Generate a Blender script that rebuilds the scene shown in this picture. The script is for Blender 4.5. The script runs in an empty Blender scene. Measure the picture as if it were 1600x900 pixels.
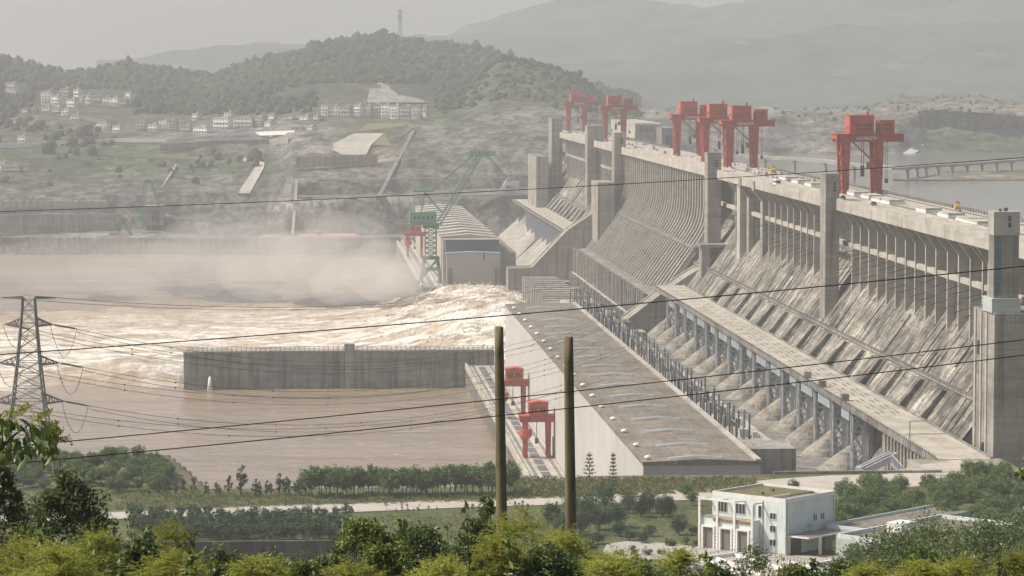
import bpy, math, random
import numpy as np
from mathutils import Vector
random.seed(7); RNG = np.random.default_rng(7)
S = bpy.context.scene
COL = S.collection
# ---------------------------------------------------------------- survey: photo pixel -> place in the valley
F = 4885.; ZC = 241.
TH = math.atan(340/F); PS = math.atan(328/F*math.cos(TH))
FW = (math.sin(PS)*math.cos(TH), math.cos(PS)*math.cos(TH), -math.sin(TH))
RT = (math.cos(PS), -math.sin(PS), 0)
UP = (math.sin(PS)*math.sin(TH), math.cos(PS)*math.sin(TH), math.cos(TH))
def ray(x, y):
    a = (x-800)/F; b = -(y-450)/F
    return [FW[i]+a*RT[i]+b*UP[i] for i in range(3)]
def at(x, y, Y=None, Z=None, X=None):
    d = ray(x, y)
    t = (Z-ZC)/d[2] if Z is not None else (Y/d[1] if Y is not None else X/d[0])
    return Vector((t*d[0], t*d[1], ZC+t*d[2]))

# ---------------------------------------------------------------- noise in numpy
def _hash(ix, iy, seed):
    h = (ix.astype(np.int64)*374761393 + iy.astype(np.int64)*668265263 + seed*974634777) & 0xffffffff
    h = ((h ^ (h >> 13))*1274126177) & 0xffffffff
    return ((h ^ (h >> 16)) & 0xffff)/65535.
def vnoise(x, y, seed=0):
    x = np.asarray(x, float); y = np.asarray(y, float)
    ix = np.floor(x); iy = np.floor(y); fx = x-ix; fy = y-iy
    fx = fx*fx*(3-2*fx); fy = fy*fy*(3-2*fy)
    a = _hash(ix, iy, seed); b = _hash(ix+1, iy, seed); c = _hash(ix, iy+1, seed); d = _hash(ix+1, iy+1, seed)
    return (a*(1-fx)+b*fx)*(1-fy)+(c*(1-fx)+d*fx)*fy
def fbm(x, y, seed=0, oct=5, gain=.5):
    s = 0; a = 1; n = 0
    for i in range(oct):
        s = s + a*(vnoise(x, y, seed+i*17)*2-1); n += a; a *= gain; x = x*2.03; y = y*2.03
    return s/n

# ---------------------------------------------------------------- object helpers
ORG = {}
def tag(o, label=None, cat=None, group=None, kind=None):
    if label: o['label'] = label
    if cat: o['category'] = cat
    if group: o['group'] = group
    if kind: o['kind'] = kind
    return o
def thing(name, label, cat, loc=(0, 0, 0), group=None, rz=0):
    o = bpy.data.objects.new(name, None); COL.objects.link(o)
    o.empty_display_size = .5
    o.location = loc; o.rotation_euler = (0, 0, rz)
    ORG[o] = Vector(loc)
    return tag(o, label, cat, group)
def link_mesh(name, me, m, parent=None, origin=(0, 0, 0)):
    o = bpy.data.objects.new(name, me); COL.objects.link(o)
    if m: me.materials.append(m)
    if parent is not None: o.parent = parent; ORG[o] = ORG.get(parent, Vector())
    else: o.location = origin; ORG[o] = Vector(origin)
    return o
def np_mesh(name, V, Fc, smooth=False):
    V = np.asarray(V, np.float32); Fc = np.asarray(Fc, np.int32)
    me = bpy.data.meshes.new(name); n, k = Fc.shape
    me.vertices.add(len(V)); me.vertices.foreach_set('co', V.ravel())
    me.loops.add(n*k); me.loops.foreach_set('vertex_index', Fc.ravel())
    me.polygons.add(n); me.polygons.foreach_set('loop_start', np.arange(n, dtype=np.int32)*k)
    me.polygons.foreach_set('loop_total', np.full(n, k, np.int32))
    if smooth: me.polygons.foreach_set('use_smooth', np.ones(n, bool))
    me.update(calc_edges=True); return me
def children(o): return [c for c in COL.objects if c.parent == o]
def copy_thing(o, label=None, loc=None, rz=None, scale=None, kids=None):
    c = o.copy(); COL.objects.link(c)
    if label: c['label'] = label
    if loc is not None: c.location = loc
    if rz is not None: c.rotation_euler = (0, 0, rz)
    if scale is not None: c.scale = scale if hasattr(scale, '__len__') else (scale,)*3
    for ch, gs in (kids if kids is not None else family(o)):
        d = ch.copy(); COL.objects.link(d); d.parent = c
        for g in gs:
            e = g.copy(); COL.objects.link(e); e.parent = d
    return c
def family(o): return [(c, list(c.children)) for c in o.children]
class MB:
    def __init__(s): s.v = []; s.f = []
    def add(s, vs, fs):
        n = len(s.v); s.v += [tuple(p) for p in vs]; s.f += [tuple(i+n for i in f) for f in fs]; return s
    def box(s, x0, y0, z0, x1, y1, z1):
        return s.add([(x0,y0,z0),(x1,y0,z0),(x1,y1,z0),(x0,y1,z0),(x0,y0,z1),(x1,y0,z1),(x1,y1,z1),(x0,y1,z1)],
                     [(0,3,2,1),(4,5,6,7),(0,1,5,4),(1,2,6,5),(2,3,7,6),(3,0,4,7)])
    def taper(s, x, y, z0, w0, d0, z1, w1, d1):
        a = [(x+i*w0/2, y+j*d0/2, z0) for i, j in ((-1,-1),(1,-1),(1,1),(-1,1))]
        b = [(x+i*w1/2, y+j*d1/2, z1) for i, j in ((-1,-1),(1,-1),(1,1),(-1,1))]
        return s.add(a+b, [(0,3,2,1),(4,5,6,7),(0,1,5,4),(1,2,6,5),(2,3,7,6),(3,0,4,7)])
    def bar(s, p, q, w, h=None):
        p = Vector(p); q = Vector(q); h = h or w; d = (q-p)
        if d.length < 1e-6: return s
        d.normalize(); u = d.cross(Vector((0, 0, 1)))
        if u.length < 1e-3: u = Vector((1, 0, 0))
        u.normalize(); n = u.cross(d)
        vs = [c+u*(i*w/2)+n*(j*h/2) for c in (p, q) for i, j in ((-1,-1),(1,-1),(1,1),(-1,1))]
        return s.add(vs, [(0,3,2,1),(4,5,6,7),(0,1,5,4),(1,2,6,5),(2,3,7,6),(3,0,4,7)])
    def tube(s, p, q, r0, r1=None, n=8):
        return s.path([p, q], [r0, r0 if r1 is None else r1], n)
    def path(s, pts, rs, n=6):
        pts = [Vector(p) for p in pts]
        if not hasattr(rs, '__len__'): rs = [rs]*len(pts)
        vs = []; k = len(pts)
        for i, p in enumerate(pts):
            d = (pts[min(i+1, k-1)]-pts[max(i-1, 0)]).normalized()
            u = d.cross(Vector((0, 0, 1)))
            if u.length < 1e-2: u = Vector((1, 0, 0))
            u.normalize(); w = u.cross(d)
            vs += [p+(u*math.cos(6.28319*j/n)+w*math.sin(6.28319*j/n))*rs[i] for j in range(n)]
        fs = [(i*n+j, i*n+(j+1) % n, (i+1)*n+(j+1) % n, (i+1)*n+j) for i in range(k-1) for j in range(n)]
        fs += [tuple(range(n))[::-1], tuple((k-1)*n+j for j in range(n))]
        return s.add(vs, fs)
    def prism_y(s, prof, y0, y1):
        n = len(prof)
        return s.add([(x, y0, z) for x, z in prof]+[(x, y1, z) for x, z in prof],
            [tuple(range(n)), tuple(range(2*n-1, n-1, -1))]+[(i, i+n, (i+1) % n+n, (i+1) % n) for i in range(n)])
    def prism_z(s, prof, z0, z1):
        n = len(prof)
        return s.add([(x, y, z0) for x, y in prof]+[(x, y, z1) for x, y in prof],
            [tuple(range(n-1, -1, -1)), tuple(range(n, 2*n))]+[(i, (i+1) % n, (i+1) % n+n, i+n) for i in range(n)])
    def dome(s, c, r, h, n=10, m=4):
        vs = []; c = Vector(c)
        for i in range(m):
            a = i/m*math.pi/2
            vs += [c+Vector((r*math.cos(a)*math.cos(6.28319*j/n), r*math.cos(a)*math.sin(6.28319*j/n), h*math.sin(a))) for j in range(n)]
        vs.append(c+Vector((0, 0, h)))
        fs = [(i*n+j, i*n+(j+1) % n, (i+1)*n+(j+1) % n, (i+1)*n+j) for i in range(m-1) for j in range(n)]
        fs += [((m-1)*n+j, (m-1)*n+(j+1) % n, m*n) for j in range(n)]
        return s.add(vs, fs)
    def build(s, name, m, parent=None, origin=(0, 0, 0), smooth=False, local=False):
        o0 = Vector((0, 0, 0)) if local else (ORG.get(parent, Vector()) if parent is not None else Vector(origin))
        me = bpy.data.meshes.new(name)
        me.from_pydata([(a-o0.x, b-o0.y, c-o0.z) for a, b, c in s.v], [], s.f)
        if smooth: me.polygons.foreach_set('use_smooth', [True]*len(me.polygons))
        me.update()
        import bmesh
        bm = bmesh.new(); bm.from_mesh(me); bmesh.ops.recalc_face_normals(bm, faces=bm.faces); bm.to_mesh(me); bm.free()
        return link_mesh(name, me, m, parent, origin)
ONES = 'first second third fourth fifth sixth seventh eighth ninth tenth eleventh twelfth thirteenth fourteenth fifteenth sixteenth seventeenth eighteenth nineteenth'.split()
TENS = {2: 'twent', 3: 'thirt', 4: 'fort', 5: 'fift', 6: 'sixt', 7: 'sevent', 8: 'eight', 9: 'ninet'}
def nth(i):
    i += 1
    if i < 20: return ONES[i-1]
    t, u = divmod(i, 10)
    if i >= 100: return 'hundred and '+nth(i-101)
    return TENS[t]+('ieth' if u == 0 else 'y-'+ONES[u-1])

# ---------------------------------------------------------------- materials
def surf(name, base, rough=.85, layers=(), bump=0, bscale=1., vcol=False, spec=.25, rand=0, metal=0, trans=0, seams=(), cells=(), mask=None):
    """base colour, then layers mixed over it by world-space noise: (scale xyz, colour, lo, hi, amount)"""
    m = bpy.data.materials.new(name); m.use_nodes = True
    nt = m.node_tree; N = nt.nodes; L = nt.links
    b = N['Principled BSDF']; b.inputs['Roughness'].default_value = rough
    b.inputs['Specular IOR Level'].default_value = spec; b.inputs['Metallic'].default_value = metal
    geo = N.new('ShaderNodeNewGeometry')
    if vcol:
        a = N.new('ShaderNodeVertexColor'); a.layer_name = 'Col'; cur = a.outputs['Color']
    else:
        a = N.new('ShaderNodeRGB'); a.outputs[0].default_value = (*base, 1); cur = a.outputs[0]
    for ly in layers:
        sc, col, lo, hi, amt = ly[:5]
        mp = N.new('ShaderNodeMapping'); mp.inputs['Scale'].default_value = sc
        if len(ly) > 5: mp.inputs['Rotation'].default_value = ly[5]; mp.vector_type = 'TEXTURE'; mp.inputs['Scale'].default_value = [1/v for v in sc]
        L.new(geo.outputs['Position'], mp.inputs['Vector'])
        n = N.new('ShaderNodeTexNoise'); n.inputs['Scale'].default_value = 1; n.inputs['Detail'].default_value = 5; n.inputs['Roughness'].default_value = .6
        L.new(mp.outputs[0], n.inputs['Vector'])
        r = N.new('ShaderNodeMapRange'); r.interpolation_type = 'SMOOTHSTEP'
        r.inputs['From Min'].default_value = lo; r.inputs['From Max'].default_value = hi; r.inputs['To Max'].default_value = amt
        L.new(n.outputs['Fac'], r.inputs['Value'])
        x = N.new('ShaderNodeMix'); x.data_type = 'RGBA'
        if isinstance(col, float): x.blend_type = 'MULTIPLY'; col = (col, col, col)
        L.new(r.outputs['Result'], x.inputs['Factor']); L.new(cur, x.inputs['A']); x.inputs['B'].default_value = (*col, 1)
        cur = x.outputs['Result']
    def dotp(ax):
        d = N.new('ShaderNodeVectorMath'); d.operation = 'DOT_PRODUCT'; d.inputs[1].default_value = ax; L.new(geo.outputs['Position'], d.inputs[0]); return d.outputs['Value']
    def mth(op, a, b=0.):
        q = N.new('ShaderNodeMath'); q.operation = op
        if isinstance(a, float): q.inputs[0].default_value = a
        else: L.new(a, q.inputs[0])
        if isinstance(b, float): q.inputs[1].default_value = b
        else: L.new(b, q.inputs[1])
        return q.outputs[0]
    def mulby(fac_or_val, col=None):
        x = N.new('ShaderNodeMix'); x.data_type = 'RGBA'; x.blend_type = 'MULTIPLY'; L.new(cur, x.inputs['A'])
        if col is None: x.inputs['Factor'].default_value = 1; L.new(fac_or_val, x.inputs['B'])
        else: L.new(fac_or_val, x.inputs['Factor']); x.inputs['B'].default_value = (col, col, col, 1)
        return x.outputs['Result']
    for ax1, p1, ax2, p2, lo, hi in cells:                  # each cast block weathers to its own tone
        w = N.new('ShaderNodeTexWhiteNoise'); w.noise_dimensions = '2D'; cb = N.new('ShaderNodeCombineXYZ')
        L.new(mth('FLOOR', mth('DIVIDE', dotp(ax1), p1)), cb.inputs[0]); L.new(mth('FLOOR', mth('DIVIDE', dotp(ax2), p2)), cb.inputs[1]); L.new(cb.outputs[0], w.inputs['Vector'])
        r = N.new('ShaderNodeMapRange'); r.inputs['To Min'].default_value = lo; r.inputs['To Max'].default_value = hi; L.new(w.outputs['Value'], r.inputs['Value'])
        cur = mulby(r.outputs['Result'])
    for ax, p, wd, f in seams:                              # joints between casts
        cur = mulby(mth('LESS_THAN', mth('FRACT', mth('DIVIDE', dotp(ax), p)), wd/p), f)
    if mask:                                                # thins out to another colour where the mesh says so
        a = N.new('ShaderNodeVertexColor'); a.layer_name = 'Col'; x = N.new('ShaderNodeMix'); x.data_type = 'RGBA'
        L.new(a.outputs['Color'], x.inputs['Factor']); x.inputs['A'].default_value = (*mask, 1); L.new(cur, x.inputs['B']); cur = x.outputs['Result']
    if rand:
        oi = N.new('ShaderNodeObjectInfo'); h = N.new('ShaderNodeHueSaturation')
        r = N.new('ShaderNodeMapRange'); r.inputs['To Min'].default_value = 1-rand; r.inputs['To Max'].default_value = 1+rand
        L.new(oi.outputs['Random'], r.inputs['Value']); L.new(r.outputs['Result'], h.inputs['Value']); L.new(cur, h.inputs['Color'])
        cur = h.outputs['Color']
    L.new(cur, b.inputs['Base Color'])
    if bump:
        n = N.new('ShaderNodeTexNoise'); n.inputs['Scale'].default_value = bscale; n.inputs['Detail'].default_value = 6
        L.new(geo.outputs['Position'], n.inputs['Vector'])
        bp = N.new('ShaderNodeBump'); bp.inputs['Strength'].default_value = 1; bp.inputs['Distance'].default_value = bump
        L.new(n.outputs['Fac'], bp.inputs['Height']); L.new(bp.outputs[0], b.inputs['Normal'])
    if trans:
        t = N.new('ShaderNodeBsdfTranslucent'); L.new(cur, t.inputs['Color']); mx = N.new('ShaderNodeMixShader')
        mx.inputs[0].default_value = trans; L.new(b.outputs[0], mx.inputs[1]); L.new(t.outputs[0], mx.inputs[2])
        L.new(mx.outputs[0], N['Material Output'].inputs['Surface'])
    return m
M = {}
DK = (.13, .12, .105); LT = (.50, .47, .41)
M['conc'] = surf('concrete', (.355, .33, .29), layers=[((.4,.4,.012),.5,.52,.66,.8), ((.05,.05,.05),.7,.42,.62,.8), ((.5,.5,.025),.5,.5,.68,.75), ((.02,.02,.35),.8,.48,.62,.8), ((.7,.7,.7),.8,.45,.65,.7)], bump=.05, bscale=.6, cells=[((0,1,.0),6.,(0,0,1),3.,.88,1.08)], seams=[((0,0,1),3.,.16,.72)])
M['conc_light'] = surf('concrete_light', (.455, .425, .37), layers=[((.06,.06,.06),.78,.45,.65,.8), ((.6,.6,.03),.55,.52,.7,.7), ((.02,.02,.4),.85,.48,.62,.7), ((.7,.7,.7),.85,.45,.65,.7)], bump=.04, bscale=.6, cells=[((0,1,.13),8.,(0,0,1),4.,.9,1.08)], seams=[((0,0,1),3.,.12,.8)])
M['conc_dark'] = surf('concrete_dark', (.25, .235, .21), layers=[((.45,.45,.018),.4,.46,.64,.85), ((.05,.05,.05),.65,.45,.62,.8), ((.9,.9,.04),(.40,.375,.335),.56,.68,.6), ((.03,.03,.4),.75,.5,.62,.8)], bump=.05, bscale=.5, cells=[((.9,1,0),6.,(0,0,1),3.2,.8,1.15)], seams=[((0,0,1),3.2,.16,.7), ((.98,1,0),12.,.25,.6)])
M['conc_gap_shade'] = surf('gap_shade_concrete', (.12, .115, .105), layers=[((.2,.2,.03),.55,.46,.62,.8), ((.05,.05,.05),(.23,.22,.2),.5,.65,.7)], bump=.05)  # dark base colour paints in the shade between the spillway ribs
ROT = (0, math.radians(35.8), 0)   # local axes along the fall line of the dam face
M['face'] = surf('stained_dam_face', (.36, .33, .28), layers=[((.035,.035,.035),.5,.46,.58,.9), ((.05,.05,.05),.6,.46,.6,.9), ((.12,.12,.12),.5,.5,.62,.8), ((.55,.5,.05),.45,.52,.64,.7,ROT), ((.4,.7,.06),(.66,.61,.52),.55,.66,.75,ROT), ((.25,.25,.25),.45,.5,.62,.8), ((.8,.8,.8),.55,.5,.62,.8)], bump=.15, bscale=.5, cells=[((0,1,0),3.3,(.585,0.,.811),7.,.68,1.22), ((0,1,0),19.8,(.585,0.,.811),3.2,.82,1.12)], seams=[((.585,0.,.811),3.2,.22,.6), ((0,1,0),19.8,.4,.5)])
M['roof'] = surf('gravel_roof', (.225, .195, .155), layers=[((.05,.05,.05),.75,.45,.62,.8), ((.12,1.1,.5),.65,.5,.64,.8), ((.9,.5,.9),(.37,.34,.29),.52,.66,.6), ((.5,.06,.3),.8,.5,.6,.7)], bump=.1, bscale=1.5, cells=[((0,1,0),9.6,(1,0,0),6.,.86,1.1), ((0,1,0),38.,(1,0,0),36.,.9,1.06)], seams=[((0,1,0),9.6,.5,.68), ((1,0,0),6.,.3,.75), ((0,1,0),2.4,.5,.86)])
M['wall'] = surf('rendered_wall', (.47, .455, .425), layers=[((.03,.03,.05),(.41,.395,.365),.4,.7,.8), ((.4,.12,.02),(.39,.37,.34),.5,.75,.35)], cells=[((0,1,0),38.,(0,0,1),60.,.93,1.04)], seams=[((0,1,0),38.,.3,.8), ((0,0,1),9.,.12,.9)])
M['deckc'] = surf('deck_concrete', (.43, .395, .33), layers=[((.08,.08,.08),(.33,.3,.25),.42,.65,.8), ((.6,.15,.3),(.5,.465,.4),.5,.7,.6), ((.5,.5,.5),(.27,.25,.215),.58,.75,.6)], cells=[((0,1,0),13.,(1,0,0),5.7,.86,1.1)], seams=[((0,1,0),6.5,.25,.72), ((1,0,0),5.7,.2,.75)])
M['truss'] = surf('blue_grey_truss', (.5, .545, .58), rough=.5, layers=[((.4,.4,.4),.75,.45,.65,.8)], spec=.4)
M['steel'] = surf('grey_steel', (.36, .375, .385), rough=.5, layers=[((.3,.3,.3),(.25,.25,.25),.45,.7,.7)], spec=.4)
M['sky_cover'] = surf('skylight_cover', (.5, .51, .515), rough=.5, layers=[((.4,.4,.4),.8,.45,.65,.7)])
M['steel_dark'] = surf('dark_steel', (.1, .105, .11), rough=.5, layers=[((.8,.8,.8),(.2,.2,.2),.5,.7,.6)], spec=.4)
M['steel_light'] = surf('pale_steel', (.5, .52, .53), rough=.5, layers=[((.3,.3,.3),(.33,.33,.33),.5,.7,.6)])
M['red'] = surf('red_crane_paint', (.43, .07, .05), rough=.6, layers=[((.25,.25,.25),.72,.45,.62,.8), ((1.2,1.2,.12),.5,.52,.66,.75), ((.6,.6,.6),(.42,.16,.11),.55,.68,.6)], spec=.3)
M['red_light'] = surf('orange_red_paint', (.5, .1, .06), rough=.6, layers=[((.2,.2,.2),.78,.45,.62,.8), ((1.2,1.2,.15),.6,.54,.68,.7), ((.5,.5,.5),(.5,.2,.13),.55,.7,.5)], spec=.3)
M['green'] = surf('green_crane_paint', (.09, .3, .18), rough=.55, layers=[((.3,.3,.3),(.06,.17,.12),.45,.7,.7)])
M['green_dark'] = surf('dark_green_paint', (.035, .14, .1), rough=.55, layers=[((.3,.3,.3),(.05,.13,.1),.45,.7,.7)])
M['yellow'] = surf('yellow_paint', (.6, .36, .04), rough=.5, layers=[((.5,.5,.5),(.4,.24,.04),.5,.7,.6)])
M['white'] = surf('white_paint', (.8, .79, .75), rough=.6, layers=[((.2,.2,.2),(.6,.585,.54),.45,.7,.6), ((.8,.8,.1),(.5,.48,.43),.58,.78,.45)])
M['blue'] = surf('blue_sheet', (.06, .13, .25), rough=.5, layers=[((.3,.3,.3),(.08,.12,.18),.45,.7,.6)])
M['navy'] = surf('dark_opening', (.035, .05, .085), rough=.7, layers=[((.1,.1,.1),(.06,.07,.09),.45,.7,.6)])
M['glaze'] = surf('tower_glazing', (.09, .115, .14), rough=.3, spec=.5)
M['skyblue'] = surf('light_blue_trim', (.32, .5, .62), rough=.5)
M['pinkroof'] = surf('pink_tarpaulin', (.5, .2, .2), rough=.7, layers=[((.2,.2,.2),(.4,.17,.16),.45,.7,.7)])
M['dark'] = surf('dark_glass', (.03, .035, .04), rough=.25, spec=.5)
M['black'] = surf('black_rubber', (.02, .02, .02), rough=.6)
M['mint'] = surf('pale_mint_render', (.68, .75, .71), rough=.8, layers=[((.25,.25,.25),.86,.45,.65,.8), ((1.8,1.8,.12),.72,.54,.7,.7)], seams=[((0,0,1),3.6,.1,.8)])
M['mintgrey'] = surf('mint_panel', (.45, .5, .47), rough=.7, layers=[((.15,.15,1.4),.8,.45,.65,.8), ((1.5,1.5,.15),.75,.52,.7,.6)])
M['door'] = surf('grey_brown_door', (.2, .17, .15), rough=.6, layers=[((2.,2.,.2),(.14,.12,.11),.45,.7,.7)])
M['moss'] = surf('mossy_roof', (.13, .12, .045), layers=[((.3,.3,.3),(.2,.17,.07),.45,.65,.8)])
M['rust'] = surf('ochre_trim', (.42, .22, .09), rough=.8)
M['wood'] = surf('weathered_wood_pole', (.2, .165, .095), layers=[((9,9,.5),.55,.45,.62,.8), ((3,3,1.2),(.1,.11,.04),.5,.66,.8), ((14,14,.8),(.29,.25,.17),.55,.7,.6)], bump=.012, bscale=18)
M['cable'] = surf('black_cable', (.025, .022, .02), rough=.6)
M['lattice'] = surf('galvanised_angle', (.24, .235, .225), rough=.55, layers=[((.5,.5,.5),.7,.45,.65,.7)])
M['rock'] = surf('cut_rock', (.3, .28, .25), layers=[((.05,.05,.05),.6,.45,.6,.9), ((.15,.15,.15),(.42,.39,.35),.5,.65,.7), ((.3,.3,.04),.45,.5,.62,.9), ((.5,.5,.5),.5,.5,.62,.8)], bump=2.5, bscale=.12)
M['land'] = surf('land_cover', (.1, .1, .05), vcol=True, layers=[((.012,.012,.03),.55,.45,.62,.9), ((.05,.05,.05),.45,.48,.62,.9), ((.2,.2,.025),.45,.5,.62,.7), ((.06,.06,.009),.4,.5,.6,.85), ((.09,.09,.09),.5,.5,.6,.8), ((.03,.03,.25),1.35,.52,.62,.8), ((.15,.15,.15),.5,.5,.62,.8), ((.06,.06,.12),(.3,.285,.25),.6,.68,.4)], bump=2.5, bscale=.12)
M['mount'] = surf('mountain_cover', (.1, .1, .05), vcol=True, layers=[((.0025,.0025,.006),.55,.45,.58,.9), ((.008,.008,.02),.6,.48,.6,.9), ((.004,.004,.009),(.2,.19,.15),.62,.7,.4)], bump=8, bscale=.03)
M['ground'] = surf('grassy_ground', (.1, .115, .04), vcol=True, layers=[((.06,.06,.06),.6,.42,.6,.9), ((.2,.6,.2),(.19,.16,.07),.5,.65,.6), ((1.2,1.2,1.2),.5,.48,.62,.85)], bump=.3, bscale=.8)
M['road'] = surf('pale_road', (.45, .41, .355), layers=[((.1,.1,.1),(.37,.335,.285),.42,.65,.8), ((.8,.8,.8),(.5,.46,.4),.5,.7,.5)])
M['paving'] = surf('paving', (.4, .37, .325), layers=[((.1,.1,.1),.85,.42,.65,.8)], seams=[((1,0,0),1.6,.12,.8), ((0,1,0),1.6,.12,.8)])
M['foam_block'] = surf('pale_tarpaulin', (.6, .58, .53), rough=.7)
def leafmat(name, a, b, c, tr=.25, rough=.55, sc=2.):
    return surf(name, a, rough, layers=[((sc,sc,sc),b,.42,.6,.85), ((sc*4,sc*4,sc*4),c,.52,.66,.75)], rand=.22, trans=tr, spec=.3)
M['leaf_far'] = surf('hill_forest_leaf', (.036, .053, .036), layers=[((.02,.02,.02),.65,.45,.6,.8), ((.1,.1,.1),.55,.48,.62,.8), ((.05,.05,.05),(.085,.1,.045),.55,.65,.6)], spec=.1)
M['leaf_mid'] = leafmat('tree_leaf', (.105,.17,.04), (.15,.215,.05), (.06,.105,.028), sc=.5)
M['leaf_dark'] = leafmat('dark_tree_leaf', (.052,.095,.036), (.075,.125,.042), (.034,.062,.026), sc=.5)
M['leaf_bright'] = leafmat('bright_tree_leaf', (.15,.165,.05), (.19,.2,.055), (.085,.11,.035), sc=.5)
M['leaf_fg'] = leafmat('shrub_leaf', (.1,.14,.042), (.15,.185,.055), (.055,.085,.03), rough=.4, sc=3)
M['leaf_fg_bright'] = leafmat('young_leaf', (.16,.21,.045), (.22,.26,.06), (.09,.13,.03), rough=.4, sc=3)
M['leaf_yellow'] = leafmat('yellow_vine_leaf', (.32,.34,.055), (.42,.43,.08), (.16,.2,.04), tr=.35, sc=2.5)
M['leaf_brown'] = leafmat('bronze_leaf', (.15,.11,.06), (.11,.125,.05), (.08,.075,.035), sc=3)
M['bark'] = surf('bark', (.09, .075, .055), layers=[((4,4,.6),(.14,.12,.09),.45,.65,.8)])
def water_mat(name, base, foam, lo, hi, rough, sc, bump, spec=.5, bsc=.12):
    m = surf(name, base, rough, layers=[((.004,.02,.01),(base[0]*.8,base[1]*.78,base[2]*.76),.42,.62,.8), (sc,foam,lo,hi,.95), ((sc[0]*4,sc[1]*4,sc[2]*4),foam,lo+.06,hi+.04,.7)], bump=bump, bscale=bsc, spec=spec)
    return m
M['river'] = surf('muddy_river_water', (.305,.23,.155), .25, layers=[((.005,.03,.01),.78,.42,.6,.9), ((.02,.16,.05),.8,.5,.62,.8), ((.03,.11,.03),(.5,.42,.33),.62,.7,.6), ((.09,.22,.1),(.7,.62,.52),.645,.7,.85)], bump=1.6, bscale=.09, spec=.5)
M['white_water'] = surf('white_water', (.47,.385,.295), .6, layers=[((.011,.055,.03),(.8,.75,.66),.44,.59,.9), ((.025,.15,.08),.58,.5,.64,.8), ((.05,.22,.15),(.88,.84,.77),.51,.64,.9), ((.1,.1,.1),.75,.52,.66,.7)], bump=1.2, bscale=.35, spec=.2, mask=(.305,.235,.16))
M['reservoir'] = water_mat('reservoir_water', (.17,.165,.14), (.2,.2,.18), .6,.8, .12, (.01,.03,.02), .25, bsc=.08)
M['jet'] = surf('white_spray', (.8,.77,.72), .8)
def volume(name, col, dens, an=.2):
    m = bpy.data.materials.new(name); m.use_nodes = True; nt = m.node_tree; nt.nodes.clear()
    o = nt.nodes.new('ShaderNodeOutputMaterial'); v = nt.nodes.new('ShaderNodeVolumePrincipled')
    v.inputs['Color'].default_value = (*col, 1); v.inputs['Density'].default_value = dens; v.inputs['Anisotropy'].default_value = an
    nt.links.new(v.outputs[0], o.inputs['Volume']); return m

HAZE, SKY, SUN, EXPO = 1.1e-4, .11, 3.95, 0.17

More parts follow.
